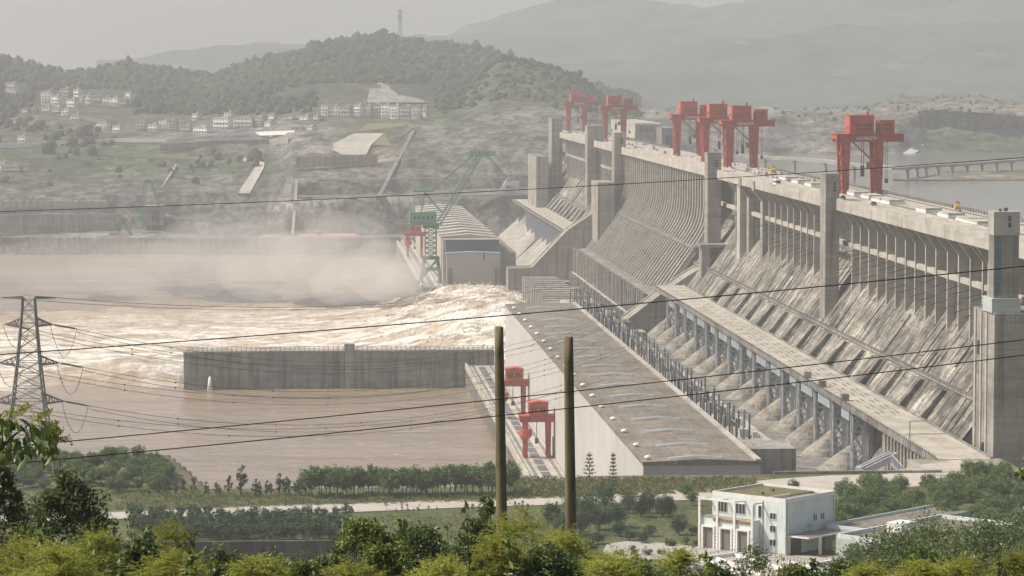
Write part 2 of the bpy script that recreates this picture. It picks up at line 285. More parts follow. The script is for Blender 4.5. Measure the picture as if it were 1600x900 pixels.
# ================================================================ THE DAM
def face_x(z): return 238.4-.72*(149-z)
def dam_section(name, label, Y0, Y1, piers, wide, panels, seed):
    rnd = random.Random(seed)
    t = thing(name, label, 'dam', (240, (Y0+Y1)/2, 60))
    MB().prism_y([(267, 180.4), (267, 60), (face_x(60), 60), (246, 159.5), (246, 180.4)], Y0, Y1).build('dam_body', M['conc_dark'], t)  # darker concrete deepens the shade of the recess wall behind the piers
    b = MB(); y = Y0
    while y < Y1-1:                                   # crest beam in cast lengths, each a hair proud of the last
        e = min(Y1, y+16.4); b.box(231+rnd.uniform(0, .12), y, 180.5, 234, e-.12, 184.6); y = e
    bm_ = b.build('crest_beam', M['conc_light'], t)
    MB().box(234, Y0, 180.45, 267, Y1, 184.6).build('crest_deck', M['deckc'], t)
    k = MB().box(231.2, Y0, 184.6, 231.6, Y1, 185.7).box(242.6, Y0, 184.6, 243, Y1, 185.4)
    k.build('parapet', M['conc_light'], t)
    r = MB(); y = Y0
    while y < Y1:
        r.box(266.2, y, 184.6, 266.7, y+.5, 186.2); y += 5
    r.box(266.3, Y0, 185.9, 266.6, Y1, 186.15).build('railing', M['conc'], t)
    g = MB()
    for x in (246.6, 247.6, 261.8, 262.8): g.box(x, Y0, 184.6, x+.25, Y1, 184.8)
    g.build('crane_rail', M['steel_dark'], t)
    for y in piers:
        MB().prism_y([(231.6, 180.35), (236, 174.5), (236, 142), (246, 155), (246, 180.35)], y-.8, y+.8).build('pier', M['conc_light'], t)  # paler concrete paints in the sunlit look of the thin piers
    for y in wide:
        MB().prism_y([(230.4, 184.4), (230.4, 179.5), (235, 174), (235, 141), (246, 155), (246, 180.35), (234, 180.4), (234, 184.4)], y-4, y+4).build('pier', M['conc'], t)
    allp = sorted(list(piers)+list(wide)+[Y0, Y1])
    w = MB()
    for a, c in zip(allp, allp[1:]):
        if c-a > 4: w.box(236.4, a+1.0, 164.6, 238.4, c-1.0, 166.6)
    w.build('walkway', M['conc_light'], t)
    if wide:
        for y in piers:
            for z in (163.5, 157): MB().bar((236, y-1, z), (229.5, y-1-rnd.uniform(0, 1), z-2.2+rnd.uniform(0, .8)), .3).build('support_rod', M['steel_dark'], t)
    f = MB(); y = Y0                                   # sloping face cast in strips and lifts
    while y < Y1-.5:
        e = min(Y1, y+rnd.choice((2.4, 3.2, 4.1, 5.5, 8.2)))
        zs = [131.4]+sorted(rnd.uniform(135, 156) for _ in range(2))+[159.4]
        for a, c in zip(zs, zs[1:]):
            d = rnd.uniform(.08, .34)*(1 if rnd.random() < .85 else 2.2)
            f.prism_y([(face_x(a)-d, a+d*.9), (face_x(a)+.6, a-.6), (face_x(c)+.6, c-.6), (face_x(c)-d, c+d*.9)], y, e-.03)
        y = e
    f.build('downstream_face', M['face'], t)
    lg = MB().prism_y([(223.6, 131.2), (223.6, 130.7), (226, 128), (227.5, 131.2)], Y0, Y1); y = Y0
    while y < Y1:
        lg.box(223.7, y, 131.2, 223.95, y+.9, 132.5); y += 2.6
    lg.build('ledge', M['conc'], t)
    lo = MB(); y = Y0
    while y < Y1-.5:
        e = min(Y1, y+rnd.choice((3.2, 4.1, 6.5))); d = rnd.uniform(.1, .5)
        lo.prism_y([(face_x(112)-d, 112+d), (face_x(112)+.6, 111.4), (face_x(130)+.6, 129.4), (face_x(130)-d, 130+d*.9)], y, e-.03); y = e
    lo.build('lower_face', M['face'], t)
    for y, wd in panels:
        MB().prism_y([(face_x(113)-2.6, 113+2.2), (face_x(113)+.5, 112.5), (face_x(129.8)+.3, 129.4), (face_x(129.8)-2.4, 129.8)], y, y+wd).build('face_panel', M['face'], t)
    return t
def yx(px, X, py=400): return at(px, py, X=X).y
ps2 = [1300+v/4.09 for v in (127, 180, 233, 290, 347, 405, 468, 530, 597, 663, 737, 808, 883, 962)]
ps1 = [1080+v/4.5 for v in (308, 332, 545, 588, 630, 675, 718, 768, 812, 862)]
near_piers = [yx(p, 236) for p in ps2+ps1]+[1064, 1044, 1026]
near_wide = [yx(1160.5, 232)+3, yx(1182, 232)+4]
NP = [(1092+39.6*k-20, 23) for k in range(0, 15)]
near_dam = dam_section('dam_section', 'near section of the concrete dam, pillared wall above a stained slope', 1014, 1781, near_piers, near_wide, NP, 3)
MB().box(246.2, 930, 60, 267, 1013.9, 180.4).build('end_wall', M['conc'], near_dam)
MB().box(231, 930, 180.5, 267, 1013.9, 184.6).build('crest_deck', M['deckc'], near_dam)
# a solid buttress beside the mid tower
MB().prism_y([(232, 184.2), (232, 136), (240, 140), (246, 180.3), (246, 184.2)], 1650, 1662).build('buttress', M['conc_light'], near_dam)
fp = [yx(860+v/6., 236, 230) for v in (150, 166, 184, 203, 220, 238, 256, 274, 293, 312)]+[yx(860+v/6., 236, 240) for v in (478, 500, 522, 545, 568)]
far_dam = dam_section('dam_section', 'far section of the concrete dam between the spillway and the rocky bank', 2262, 2920, fp, [], [(2300+34*k, 15) for k in range(17)], 5)

# ---------------------------------------------------------------- spillway
sp = thing('spillway', 'ribbed curving spillway of the dam between two lift towers', 'spillway', (220, 1970, 60))
S0, S1 = 1781.5, 2261.5
curve = [(237, 180.4), (237, 161), (236.3, 155), (234.5, 150), (231.5, 145.2), (228, 140.2), (208.5, 113)]
MB().prism_y([(267, 180.4), (267, 60), (208.5, 60)]+curve[::-1], S0, S1).build('spillway_body', M['conc_gap_shade'], sp)
b = MB(); y = S0
while y < S1-1:
    e = min(S1, y+22); b.box(231+random.uniform(0, .1), y, 180.5, 234, e-.12, 184.6); y = e
b.build('crest_beam', M['conc_light'], sp)
MB().box(234, S0, 180.45, 267, S1, 184.6).build('crest_deck', M['deckc'], sp)
MB().box(231.2, S0, 184.6, 231.6, S1, 185.7).box(242.6, S0, 184.6, 243, S1, 185.4).build('parapet', M['conc_light'], sp)
NR = 38
rib_prof = [(233.4, 180.3), (233.4, 161), (232.6, 154.4), (230.8, 149), (227.6, 143.8), (224, 138.6), (204.6, 111.5), (209.5, 111), (229, 140), (236.5, 149), (238, 162), (238, 180.3)]
for i in range(NR):
    y = S0+6+(S1-S0-12)*i/(NR-1)
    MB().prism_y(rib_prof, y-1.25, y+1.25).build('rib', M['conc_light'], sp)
MB().prism_y([(198.5, 111.2), (198.5, 60), (208.4, 60), (208.4, 112.2), (205, 112.2)], S0, S1).build('flip_ledge', M['conc_dark'], sp)
for i in range(NR):
    y = S0+6+(S1-S0-12)*i/(NR-1)
    MB().box(195.6, y-1.1, 95.2, 198.45, y+1.1, 112.4).box(193.4, y+3, 78, 198.4, y+5.4, 95).build('front_rib', M['conc_light'] if i % 2 else M['conc'], sp)
MB().box(194.6, S0, 94, 198.45, S1, 95.1).build('front_walkway', M['conc_light'], sp)
MB().prism_y([(223.6,139.6),(223.6,138.4),(226.2,138.4),(226.2,139.6)], S0, S1).build('joint_beam', M['conc_dark'], sp)

# guide walls flanking the spillway, sloping down from the towers
def sloped_wall(label, Y0, Y1, pts, zb, group='sloping walls flanking the spillway'):
    q = [at(px, py, Y=Y0) for px, py in pts]
    prof = [(p.x, p.z) for p in q]
    t = thing('guide_wall', label, 'wall', (q[0].x, Y0, zb), group)
    MB().prism_y(prof+[(prof[-1][0], zb), (prof[0][0], zb)], Y0, Y1).build('wall', M['conc'], t)
    c = MB()
    for (x0, z0), (x1, z1) in zip(prof, prof[1:]):
        c.bar((x0, Y0+.6, z0+.4), (x1, Y0+.6, z1+.4), 2.2, .9).bar((x0, Y1-2, z0+.4), (x1, Y1-2, z1+.4), 2.2, .9)
    c.build('coping', M['conc_light'], t)
    return t
sloped_wall('tall sloping concrete wall between spillway and near trestle road', 1752, 1781, [(1132, 396), (1040, 456), (978, 503)], 95)
sloped_wall('tall sloping concrete wall at the far side of the spillway', 2263, 2286, [(945, 322), (888, 360), (832, 419), (794, 421)], 72)

# ---------------------------------------------------------------- lift towers
def tower(label, pl, pc, pr, ytop, zb, X, deep=None, mat='conc', vents=True, name='lift_tower', cat='tower', group='concrete towers along the dam'):
    Yn = yx(pc, X, ytop); Yf = deep or yx(pl, X, ytop); q = at(pr, ytop, Y=Yn); zt = at(pc, ytop, Y=Yn).z
    t = thing(name, label, cat, (X, Yn, zb), group)
    MB().box(X, Yn, zb, q.x, Yf, zt).build('shaft', M[mat], t)
    w = q.x-X; h = zt-zb
    MB().box(X-.15, Yn-.15, zt+.003, q.x+.15, Yf+.15, zt+.8).build('cap', M['conc'], t)
    if vents:
        v = MB(); n = 3
        for k in range(n): v.box(X+w*.56, Yn-.12, zt-4.2-k*1.5, X+w*.74, Yn+.2, zt-3.1-k*1.5)
        v.build('vent', M['dark'], t)
    return t, X, q.x, Yn, Yf, zt
tower('pale lift tower between the two pillared bays nearest the camera', 1282, 1290.5, 1312, 274, 118, 226.5)
T3 = tower('pale lift tower where ribbed spillway meets the near pillared dam wall', 1101, 1106, 1127, 241, 106, 226)
tower('tall lift tower at the far end of the ribbed spillway', 956, 960, 978, 209, 118, 226)
tower('narrow lift tower in the far dam section with a wide shaded side', 914, 918, 945, 198, 128, 226, vents=False)
tower('most distant lift tower at the far end of the dam crest', 857, 862, 879, 186, 112, 224, vents=False)
tower('low grey block tower at the foot of the most distant lift tower', 825, 838, 857, 246, 112, 206, vents=False, name='block_tower')
tower('grey block tower standing in front of the spillway far tower', 924, 934, 960, 287, 112, 210, vents=False, name='block_tower')
MB().box(T3[1]-5, T3[3]-14, 100, T3[1]-.5, T3[3]-2, 143).box(T3[1]-6, T3[3]-15, 143.01, T3[1]+9, T3[3]-1, 144.6).build('plinth', M['conc'], T3[0])
# the near tower: wide lower shaft, glazed upper shaft
nt = thing('lift_tower', 'huge near lift tower with a glazed strip and stained lower shaft', 'tower', (228, 1032, 100), 'concrete towers along the dam')
A = at(1520, 600, X=217); B = at(1553, 600, X=217)
zl = at(1540, 490, Y=B.y).z
MB().box(217, B.y, 84, 246, A.y, zl).build('lower_shaft', M['conc'], nt)
for o in (9.5, 17.5, 26): MB().box(216.6, B.y+o, 84, 216.99, B.y+o+1.9, zl-.5).build('pilaster', M['conc_light'], nt)
MB().prism_z([(216.4, B.y+13), (216.4, B.y+15.4), (217.1, B.y+15.4), (217.1, B.y+13)], 117, 122.4).build('opening', M['dark'], nt)
MB().box(216.4, B.y+20.4, 150, 217.1, B.y+22.6, 154.5).build('opening', M['dark'], nt)
UX = at(1553, 400, Y=B.y+3).x
MB().box(UX-.8, B.y+1.5, zl+.01, UX+8.4, B.y+15, zl+4.6).build('plinth', M['mintgrey'], nt)
U0 = Vector((UX, B.y+3, 0)); zt = at(1553, 331, Y=U0.y).z; xr = at(1592, 400, Y=U0.y).x
yb = yx(1544.5, UX)
MB().box(UX, U0.y, zl+4.61, xr, yb, zt).build('upper_shaft', M['conc'], nt)
MB().box(UX-.2, U0.y-.2, zt-7.4, xr+.2, yb+.2, zt+.02).build('top_block', M['conc_light'], nt)
gl = MB()
for k in range(12): gl.box(UX+.35, U0.y-.14, zl+6+k*2.15, UX+2.3, U0.y+.1, zl+7.9+k*2.15)
gl.build('glazing', M['glaze'], nt)
for k in range(2): MB().box(UX+4.4, U0.y-.35, zt-2.9-2*k, UX+5.4, U0.y, zt-1.4-2*k).build('vent', M['dark'], nt)
MB().box(UX+2, U0.y+2, zt+.05, UX+2.8, U0.y+3, zt+.9).build('roof_unit', M['steel_dark'], nt)
MB().box(UX+4, U0.y+4, zt+.05, UX+5.2, U0.y+5, zt+1.1).build('roof_unit', M['steel_dark'], nt)
b = MB()
for k in range(9): b.bar((217.2, A.y-1-k*2.6, zl), (217.2, A.y-1-k*2.6, zl+1.5), .12)
b.bar((217.2, A.y-.5, zl+1.5), (217.2, B.y+5, zl+1.5), .12).bar((217.2, A.y-.5, zl+.9), (217.2, B.y+5, zl+.9), .12)
b.build('railing', M['steel_dark'], nt)

# ---------------------------------------------------------------- crest clutter
def hatch(px, py, l, w, h, label):
    p = at(px, py, Z=184.6)
    t = thing('gate_hatch', label, 'hatch', p, 'gate hatches on the dam crest')
    MB().box(-w/2, -l/2, 0, w/2, l/2, h*.55).build('kerb', M['white'], t, local=True)
    MB().box(-w/2+.3, -l/2+.3, h*.55+.003, w/2-.3, l/2-.3, h).build('cover', M['conc_light'], t, local=True)
hs = [(1233, 281), (1252, 286), (1273, 291), (1340, 305), (1363, 310), (1380, 315), (1395, 318), (1452, 331), (1487, 339), (1516, 347), (1532, 352)]
for i, (x, y) in enumerate(hs): hatch(x, y, 20, 7, 1.9, 'low pale gate hatch on the dam crest, %s from the near lift tower' % nth(len(hs)-1-i))
k = 0
for i in range(90):                                     # small pale blocks lying along the far crest
    Y = 1560+random.uniform(0, 1)**1.2*1300; X = random.choice((245, 249.5, 252, 256, 259))+random.uniform(-1, 1)
    w = random.uniform(.9, 2.2); b = MB().box(-w/2, -w*.7, 0, w/2, w*.7, w*.55).box(-w*.3, -w*.4, w*.55+.003, w*.3, w*.4, w*.95)
    tag(b.build('equipment_block', M[random.choice(('white', 'conc_light', 'steel'))], origin=(X, Y, 184.62), local=True), 'one of the small pale blocks lying about the far dam crest', 'block', 'small blocks on the far crest')
def winch(px, py, s, label):
    p = at(px, py, Z=184.6); t = thing('gate_hoist', label, 'hoist', p, 'yellow hoists on the dam crest')
    f = MB()
    for i in (-1, 1):
        f.bar((i*1.6*s, -1.4*s, 0), (i*.8*s, 0, 4.6*s), .45*s).bar((i*1.6*s, 1.4*s, 0), (i*.8*s, 0, 4.6*s), .45*s)
    f.box(-1*s, -.5*s, 4.4*s, 1*s, .5*s, 5.4*s); f.build('frame', M['yellow'], t, local=True)
    MB().tube((-1.3*s, 0, 2.4*s), (1.3*s, 0, 2.4*s), 1.3*s, n=12).build('drum', M['yellow'], t, local=True)
    MB().box(-2*s, -1.8*s, 0, 2*s, 1.8*s, .5*s).build('base', M['steel_dark'], t, local=True)
winch(1208, 273, 1.0, 'yellow hoist standing on the crest beside the mid lift tower')
winch(1496, 331, .8, 'yellow hoist on the crest near the big lift tower')
winch(1134, 257, 1.2, 'yellow hoist under the nearest of three bunched red gantry cranes')
winch(1117, 247, 1.1, 'yellow hoist under the middle of three bunched red gantry cranes')
def car(px, py, label, body, L=4.6, W=1.9, H=1.6, bus=False):
    p = at(px, py, Z=184.62); t = thing('bus' if bus else 'parked_car', label, 'bus' if bus else 'car', p, 'vehicles on the dam crest')
    if bus: MB().box(-W/2, -L/2, .5, W/2, L/2, H).build('body', body, t, local=True)
    else: MB().box(-W/2, -L/2, .35, W/2, L/2, .95).build('body', body, t, local=True)
    if bus:
        MB().box(-W/2-.03, -L/2+.4, 1.5, W/2+.03, L/2-.4, 2.5).box(-W/2+.2, -L/2-.04, 1.4, W/2-.2, -L/2+.1, 2.6).build('window', M['dark'], t, local=True)
    else: MB().taper(0, .1, .953, W*.94, L*.6, H, W*.74, L*.38).build('cabin', M['dark'], t, local=True)
    for i in (-1, 1):
        for j in (-1, 1): MB().tube((i*(W/2-.25), j*L*.32, .36), (i*W/2, j*L*.32, .36), .36, n=12).build('wheel', M['black'], t, local=True)
car(1214, 290, 'white bus driving along the dam crest road', M['white'], 9, 2.5, 3.1, True)
car(1365, 321, 'dark car on the crest road below the red crane', M['steel_dark'])
car(1317, 311, 'dark car on the crest road close to a lift tower', M['steel_dark'])
car(1254, 282, 'dark red car parked among the crest hatches', M['red'])

# ---------------------------------------------------------------- trestle roads
def trestle(label, Y0, Y1, towers, slots, zb, detail=True):
    t = thing('trestle_bridge', label, 'bridge', (205, (Y0+Y1)/2, zb))
    MB().box(197, Y0, 118.7, 214, Y1, 120).build('deck', M['deckc'], t)
    e = MB().box(196.4, Y0, 118.2, 196.97, Y1, 120.5).box(214.03, Y0, 118.2, 214.6, Y1, 120.6)
    y = Y0
    while y < Y1:
        e.box(196.2, y, 120.5, 196.5, y+.3, 121.3); y += 3.3
    e.build('kerb', M['conc_dark'], t)
    for y in slots:
        s = MB()
        for x in (202.4, 207.8): s.box(x, y-5, 120.004, x+.6, y+5, 120.03).box(x+2.2, y-1, 120.004, x+2.8, y+8, 120.03)
        s.build('rail_slot', M['steel_dark'], t)
    for i, y in enumerate(towers):
        b = MB(); zs = [zb+(118-zb)*k/3 for k in range(4)]
        for x in (197.6, 201.8):
            for d in (-2, 2): b.bar((x, y+d, zb), (x, y+d, 118), .7)
        for a, c in zip(zs, zs[1:]):
            if detail:
                for d in (-2, 2): b.bar((197.6, y+d, a), (201.8, y+d, c), .4).bar((201.8, y+d, a), (197.6, y+d, c), .4)
                b.bar((197.6, y-2, a), (197.6, y+2, c), .25).bar((197.6, y+2, a), (197.6, y-2, c), .25)
            for d in (-2, 2): b.bar((197.6, y+d, c), (201.8, y+d, c), .35)
        b.build('truss_column', M['truss'], t)
        MB().box(203.2, y-3, zb, 206.2, y+3, 118.6).box(208.6, y-3, zb, 212.4, y+3, 118.6).build('pillar', M['conc_dark'] if i % 2 else M['conc'], t)
        MB().box(197.2, y-3, 116.6, 202.4, y+3, 118.6).build('bearing', M['steel_dark'], t)
        if i+1 < len(towers) and detail:
            y2 = towers[i+1]; a = y+4.5; c = y+(y2-y)*(.78 if i % 3 else .5)
            g = MB().box(197.25, a, 114.2, 198.2, c, 118.1); n = int((c-a)/2.2)
            for k in range(n): g.box(197.1, a+k*2.2, 114.4, 197.22, a+k*2.2+.3, 117.9)
            g.build('girder', M['truss'], t)
            g = MB().bar((199.5, y+3, 117.5), (199.5, y2-3, 117.5), 1.2).bar((201, y+3, 116.8), (201, y2-3, 116.8), .8)
            for k in range(8): g.bar((200, y+4+k*4, 118.4), (200.8, y+6+k*4, 115.2), .3)
            g.build('underdeck_beam', M['steel_dark'], t)
    return t
tw_y = [yx(p, 198.5, 640) for p in (1335.6, 1305, 1277, 1251, 1226, 1203.5, 1181, 1161, 1142, 1122.5, 1106, 1089, 1073, 1058, 1045)]
tr = trestle('near concrete trestle road on blue grey lattice columns along the foot of the dam', 958, 1751, tw_y, [1090+19.8*k for k in range(33)], 96.5)
ab = MB().box(197.3, 962, 100, 213.7, 1052, 118.65)
for k in range(14): ab.box(196.7, 968+k*5.8, 100, 197.28, 969.2+k*5.8, 118.1)
ab.build('abutment', M['conc'], tr)
MB().bar((199, 1012, 120), (199, 1012, 126), .25).bar((199, 1012, 125.9), (205, 1012, 125.9), .2).build('barrier', M['steel_dark'], tr)
MB().bar((198, 1012, 121.6), (211, 1012, 121.6), .2).build('barrier', M['steel_dark'], tr)
for y, l in ((1215, 3), (1180, 4), (1130, 4)):
    MB().box(196.8, y, 120.03, 199.6, y+l, 122.6).build('railing_box', M['conc'], tr)
tf = trestle('far trestle road with dark columns beyond the spillway', 2290, 2935, [2305+13*k for k in range(36)], [2320+19*k for k in range(30)], 96, False)

# ---------------------------------------------------------------- penstock housings
def nose(Y, r, apex, basez, mat, label, group, seed):
    rnd = random.Random(seed); n = 28; m = 9
    cx = 193.8; V = []; Fc = []
    for i in range(m+1):
        u = i/m; w = u**.85
        c = (199.5+(cx-199.5)*u, Y, apex+(basez-apex)*u)
        for j in range(n):
            a = 6.28319*j/n; rr = r*w*(1+rnd.uniform(-.015, .015)) + (.12 if i % 2 else 0)
            V.append((c[0]+rr*math.cos(a), c[1]+rr*math.sin(a), c[2]))
    for i in range(m):
        for j in range(n): Fc.append((i*n+j, i*n+(j+1) % n, (i+1)*n+(j+1) % n, (i+1)*n+j))
    b = MB().add(V, Fc+[tuple(range(m*n, m*n+n))])
    o = b.build('penstock_housing', mat, origin=(cx, Y, basez))
    return tag(o, label, 'penstock housing', group)
M['nose'] = surf('rust_stained_concrete', (.33, .305, .26), layers=[((.2,.2,.2),.6,.45,.6,.9), ((.2,.2,.9),.75,.5,.62,.7), ((.25,.25,.02),(.24,.13,.06),.54,.68,.7), ((.9,.9,.05),.5,.52,.64,.8)], seams=[((0,0,1),1.4,.12,.7)], bump=.25, bscale=.6)
for k in range(15):
    nose(tw_y[k]+8.5, 7.8, 105.6+(k%3)*.7, 96.2, M['nose'], '%s rust stained concrete cone below the near trestle, counted from its near end' % nth(k), 'concrete cones under the near trestle', k)
# pointed fins under the far trestle
for k, (x, y) in enumerate([(869.5, 380), (863, 376), (856, 371), (849, 368), (837, 360), (832, 355.5), (826, 351), (820.5, 348), (815, 344), (810, 341)]):
    T_ = at(x, y, X=199); B_ = at(x-24, y+38, X=178); w = 11
    b = MB().add([T_, (199.5, T_.y-w*.6, T_.z-6), (199.5, T_.y+w*.6, T_.z-6), (178, T_.y-w-6, T_.z-27), (178, T_.y+w-6, T_.z-27), (171, T_.y-6, T_.z-24), (199.5, T_.y, 66), (199.5, T_.y-w, 66), (178, T_.y-w-6, 66)],
                 [(0, 5, 3, 1), (0, 2, 4, 5), (3, 5, 4), (0, 1, 2), (1, 3, 8, 7)])
    tag(b.build('penstock_fin', M['conc_light'], origin=(185, T_.y, 74)), '%s pale pointed fin under the far trestle, counted from the spillway side' % nth(k), 'penstock fin', 'pale fins under the far trestle')

# ---------------------------------------------------------------- powerhouses
ph = thing('powerhouse', 'very long near powerhouse with a flat gravel roof and blank grey river wall', 'powerhouse', (121, 1265, 82))
PX0, PX1, PY0, PY1 = 103.1, 139.1, 941, 1589
MB().prism_y([(PX0, 66), (PX1, 66), (PX1, 121), (PX0, 121)], PY0, PY1).build('wall', M['wall'], ph)
MB().prism_y([(PX0-.25, 121.01), (PX1+.25, 121.01), (PX1+.25, 122), ((PX0+PX1)/2, 122.9), (PX0-.25, 122)], PY0-.2, PY1+.2).build('roof', M['roof'], ph)
MB().box(PX1-1.6, PY0, 122.02, PX1+.2, PY1, 122.7).build('parapet', M['conc_light'], ph)
sk_y = [440+v/3 for v in (830, 770, 705, 647, 588, 538, 488, 440, 398, 356, 318, 282, 246, 215, 183, 153, 125)]
for i, y in enumerate(sk_y):
    Y = at(1090-(716-y)*.8, y, Z=122.6).y
    MB().add([(111, Y-.8, 122.4), (119.3, Y-.8, 123.0), (127.5, Y-.8, 122.6), (127.5, Y+.8, 122.6), (119.3, Y+.8, 123.0), (111, Y+.8, 122.4),
              (111, Y-.55, 123.0), (119.3, Y-.55, 123.75), (127.5, Y-.55, 123.2), (127.5, Y+.55, 123.2), (119.3, Y+.55, 123.75), (111, Y+.55, 123.0)],
             [(0,1,7,6),(1,2,8,7),(3,4,10,9),(4,5,11,10),(6,7,10,11),(7,8,9,10),(0,6,11,5),(2,3,9,8),(0,5,4,1),(1,4,3,2)]).build('skylight', M['sky_cover'], ph)
    MB().tube((105.1, Y+3, 122), (105.1, Y+3, 122.7), .5).dome((105.1, Y+3, 122.7), 1.15, .75).build('roof_vent', M['white'], ph)
MB().box(PX1+.3, 985, 96, 157, 1008, 120.4).build('annexe', M['conc'], ph)

rp = thing('powerhouse', 'far powerhouse shed still open at its near end with a corrugated roof', 'powerhouse', (125, 2600, 80))
q0 = at(692, 448, Y=2320); q1 = at(782, 448, Y=2320); zr = at(735, 374, Y=2320).z
MB().box(q0.x, 2320, 78, q1.x-1, 2885, zr).build('wall', M['conc_light'], rp)
c2 = MB(); n = 13
for k in range(n):
    y = 2335+k*43
    MB().prism_y([(q0.x-.5, zr+.01), (q1.x-.5, zr+.01), (q1.x-.5, zr+.7), ((q0.x+q1.x)/2, zr+3.0), (q0.x-.5, zr+.7)], y, y+20).build('roof_ridge', M['conc_light'], rp)
    c2.prism_y([(q0.x-.2, zr+.01), (q1.x-.8, zr+.01), (q1.x-.8, zr+.4), ((q0.x+q1.x)/2, zr+1.6), (q0.x-.2, zr+.4)], y+20.1, min(y+42.9, 2885))
c2.build('roof', M['conc_dark'], rp)
z1 = at(735, 392, Y=2320).z; z2 = at(735, 396, Y=2317).z
xa = at(697, 400, Y=2317).x; xb = at(781, 400, Y=2317).x
MB().box(xa, 2318.6, z1-2, xb-1, 2319.9, zr-.3).build('opening', M['navy'], rp)
MB().prism_y([(xa, 76), (xb, 76), (xb, z2), ((xa+xb)/2, z2+.9), (xa, z2)], 2312, 2318.4).build('end_wall', M['wall'], rp)
MB().prism_y([(xa-.3, z2+.02), ((xa+xb)/2, z2+.93), (xb+.3, z2+.02), (xb+.3, z2+.9), ((xa+xb)/2, z2+1.7), (xa-.3, z2+.9)], 2311.5, 2318.5).build('fascia', M['skyblue'], rp)
for x in (xa+1.5, xb-4): MB().box(x, 2310.8, 76, x+2.5, 2311.9, 95).build('pilaster', M['conc_dark'], rp)
MB().box(xb-12.5, 2311.6, 100, xb-11.6, 2311.98, 106).build('slot', M['dark'], rp)
MB().box(xb+.3, 2318, 70, xb+12, 2500, 106).build('annexe', M['conc_dark'], rp)
for k in range(12):
    MB().box(q1.x+1, 2510+k*34, 78, q1.x+4, 2514+k*34, 112).build('column', M['conc'], rp)

# tailrace decks
def tail_deck(label, Y0, Y1, detail):
    t = thing('tailrace_deck', label, 'platform', (95, (Y0+Y1)/2, 68))
    MB().box(88.2, Y0, 80.6, 102.9, Y1, 82).build('deck', M['deckc'], t)
    MB().box(87.0, Y0, 80.4, 88.15, Y1, 83.4).build('parapet', M['conc_light'], t)
    g = MB()
    for x in (90.6, 91.3, 100.1, 100.8): g.box(x, Y0, 82.01, x+.3, Y1, 82.2)
    g.build('crane_rail', M['steel_dark'], t)
    h = MB(); y = Y0+8
    while y < Y1-20:
        h.box(93.6, y, 82.004, 97.2, y+16, 82.12); y += 20
    h.build('hatch_cover', M['steel_dark'], t)
    p = MB(); y = Y0
    while y < Y1:
        p.box(87.2, y, 66, 88.6, y+2.2, 80.3); y += 8.6
    p.build('column', M['conc_light'], t)
    MB().box(89.4, Y0, 60, 102.9, Y1, 80.5).build('draft_tube_wall', M['conc_dark'], t)
    return t
tail_deck('long tailrace deck at the foot of the near powerhouse carrying red gantry cranes', 1165, 1682, True)
tail_deck('far tailrace deck beside the far powerhouse shed', 2300, 2935, False)

# stilling basin guide wall across the river
gw = thing('river_guide_wall', 'long dark streaked concrete wall standing out into the brown river', 'wall', (20, 1690, 64))
MB().prism_z([(-64.3, 1682), (-60, 1680.5), (103, 1680.5), (103, 1690.5), (-62, 1690.5)], 60, 89.4).build('wall', M['conc_dark'], gw)
MB().prism_z([(-64.6, 1681.6), (-60, 1680), (103, 1680), (103, 1691), (-62.3, 1691)], 89.43, 90.3).build('coping', M['conc'], gw)
r = MB()
for k in range(64):
    x = -62+k*2.6; r.box(x, 1680.4, 90.33, x+.35, 1680.75, 92.6)
r.box(-62, 1680.3, 91.6, 103, 1680.7, 91.9).box(-62, 1680.3, 92.5, 103, 1680.7, 92.7).box(-62, 1690.2, 91.6, 103, 1690.5, 91.9).build('railing', M['conc_light'], gw)
MB().box(22.5, 1678.9, 60, 27, 1680.4, 92).box(22, 1678.5, 90.4, 27.5, 1684, 94).build('pier', M['conc'], gw)
MB().box(-48, 1680.35, 74.5, -46.8, 1680.6, 81).build('drain_slot', M['conc'], gw)
j = MB().path([(-50, 1680, 77), (-50.1, 1679, 76.4), (-50.2, 1678.2, 74), (-50.2, 1677.6, 69.6)], [.4, .8, 1.0, 1.5], 8)
tag(j.build('water_jet', M['jet'], origin=(-50, 1679, 70), smooth=True), kind='structure')

# flip bucket piers behind the powerhouse end
fb = thing('flip_bucket', 'row of low concrete ribs between the powerhouse roof end and the spillway', 'spillway ribs', (150, 1800, 66))
for k in range(21):
    y = 1612+k*21
    MB().box(136.4+k*.35, y, 64, 166, y+7.5, 110-k*.2).build('rib', M['conc'], fb)
    MB().box(137.6+k*.35, y+7.6, 64, 166, y+20.9, 109.2-k*.2).build('slot_floor', M['conc'], fb)

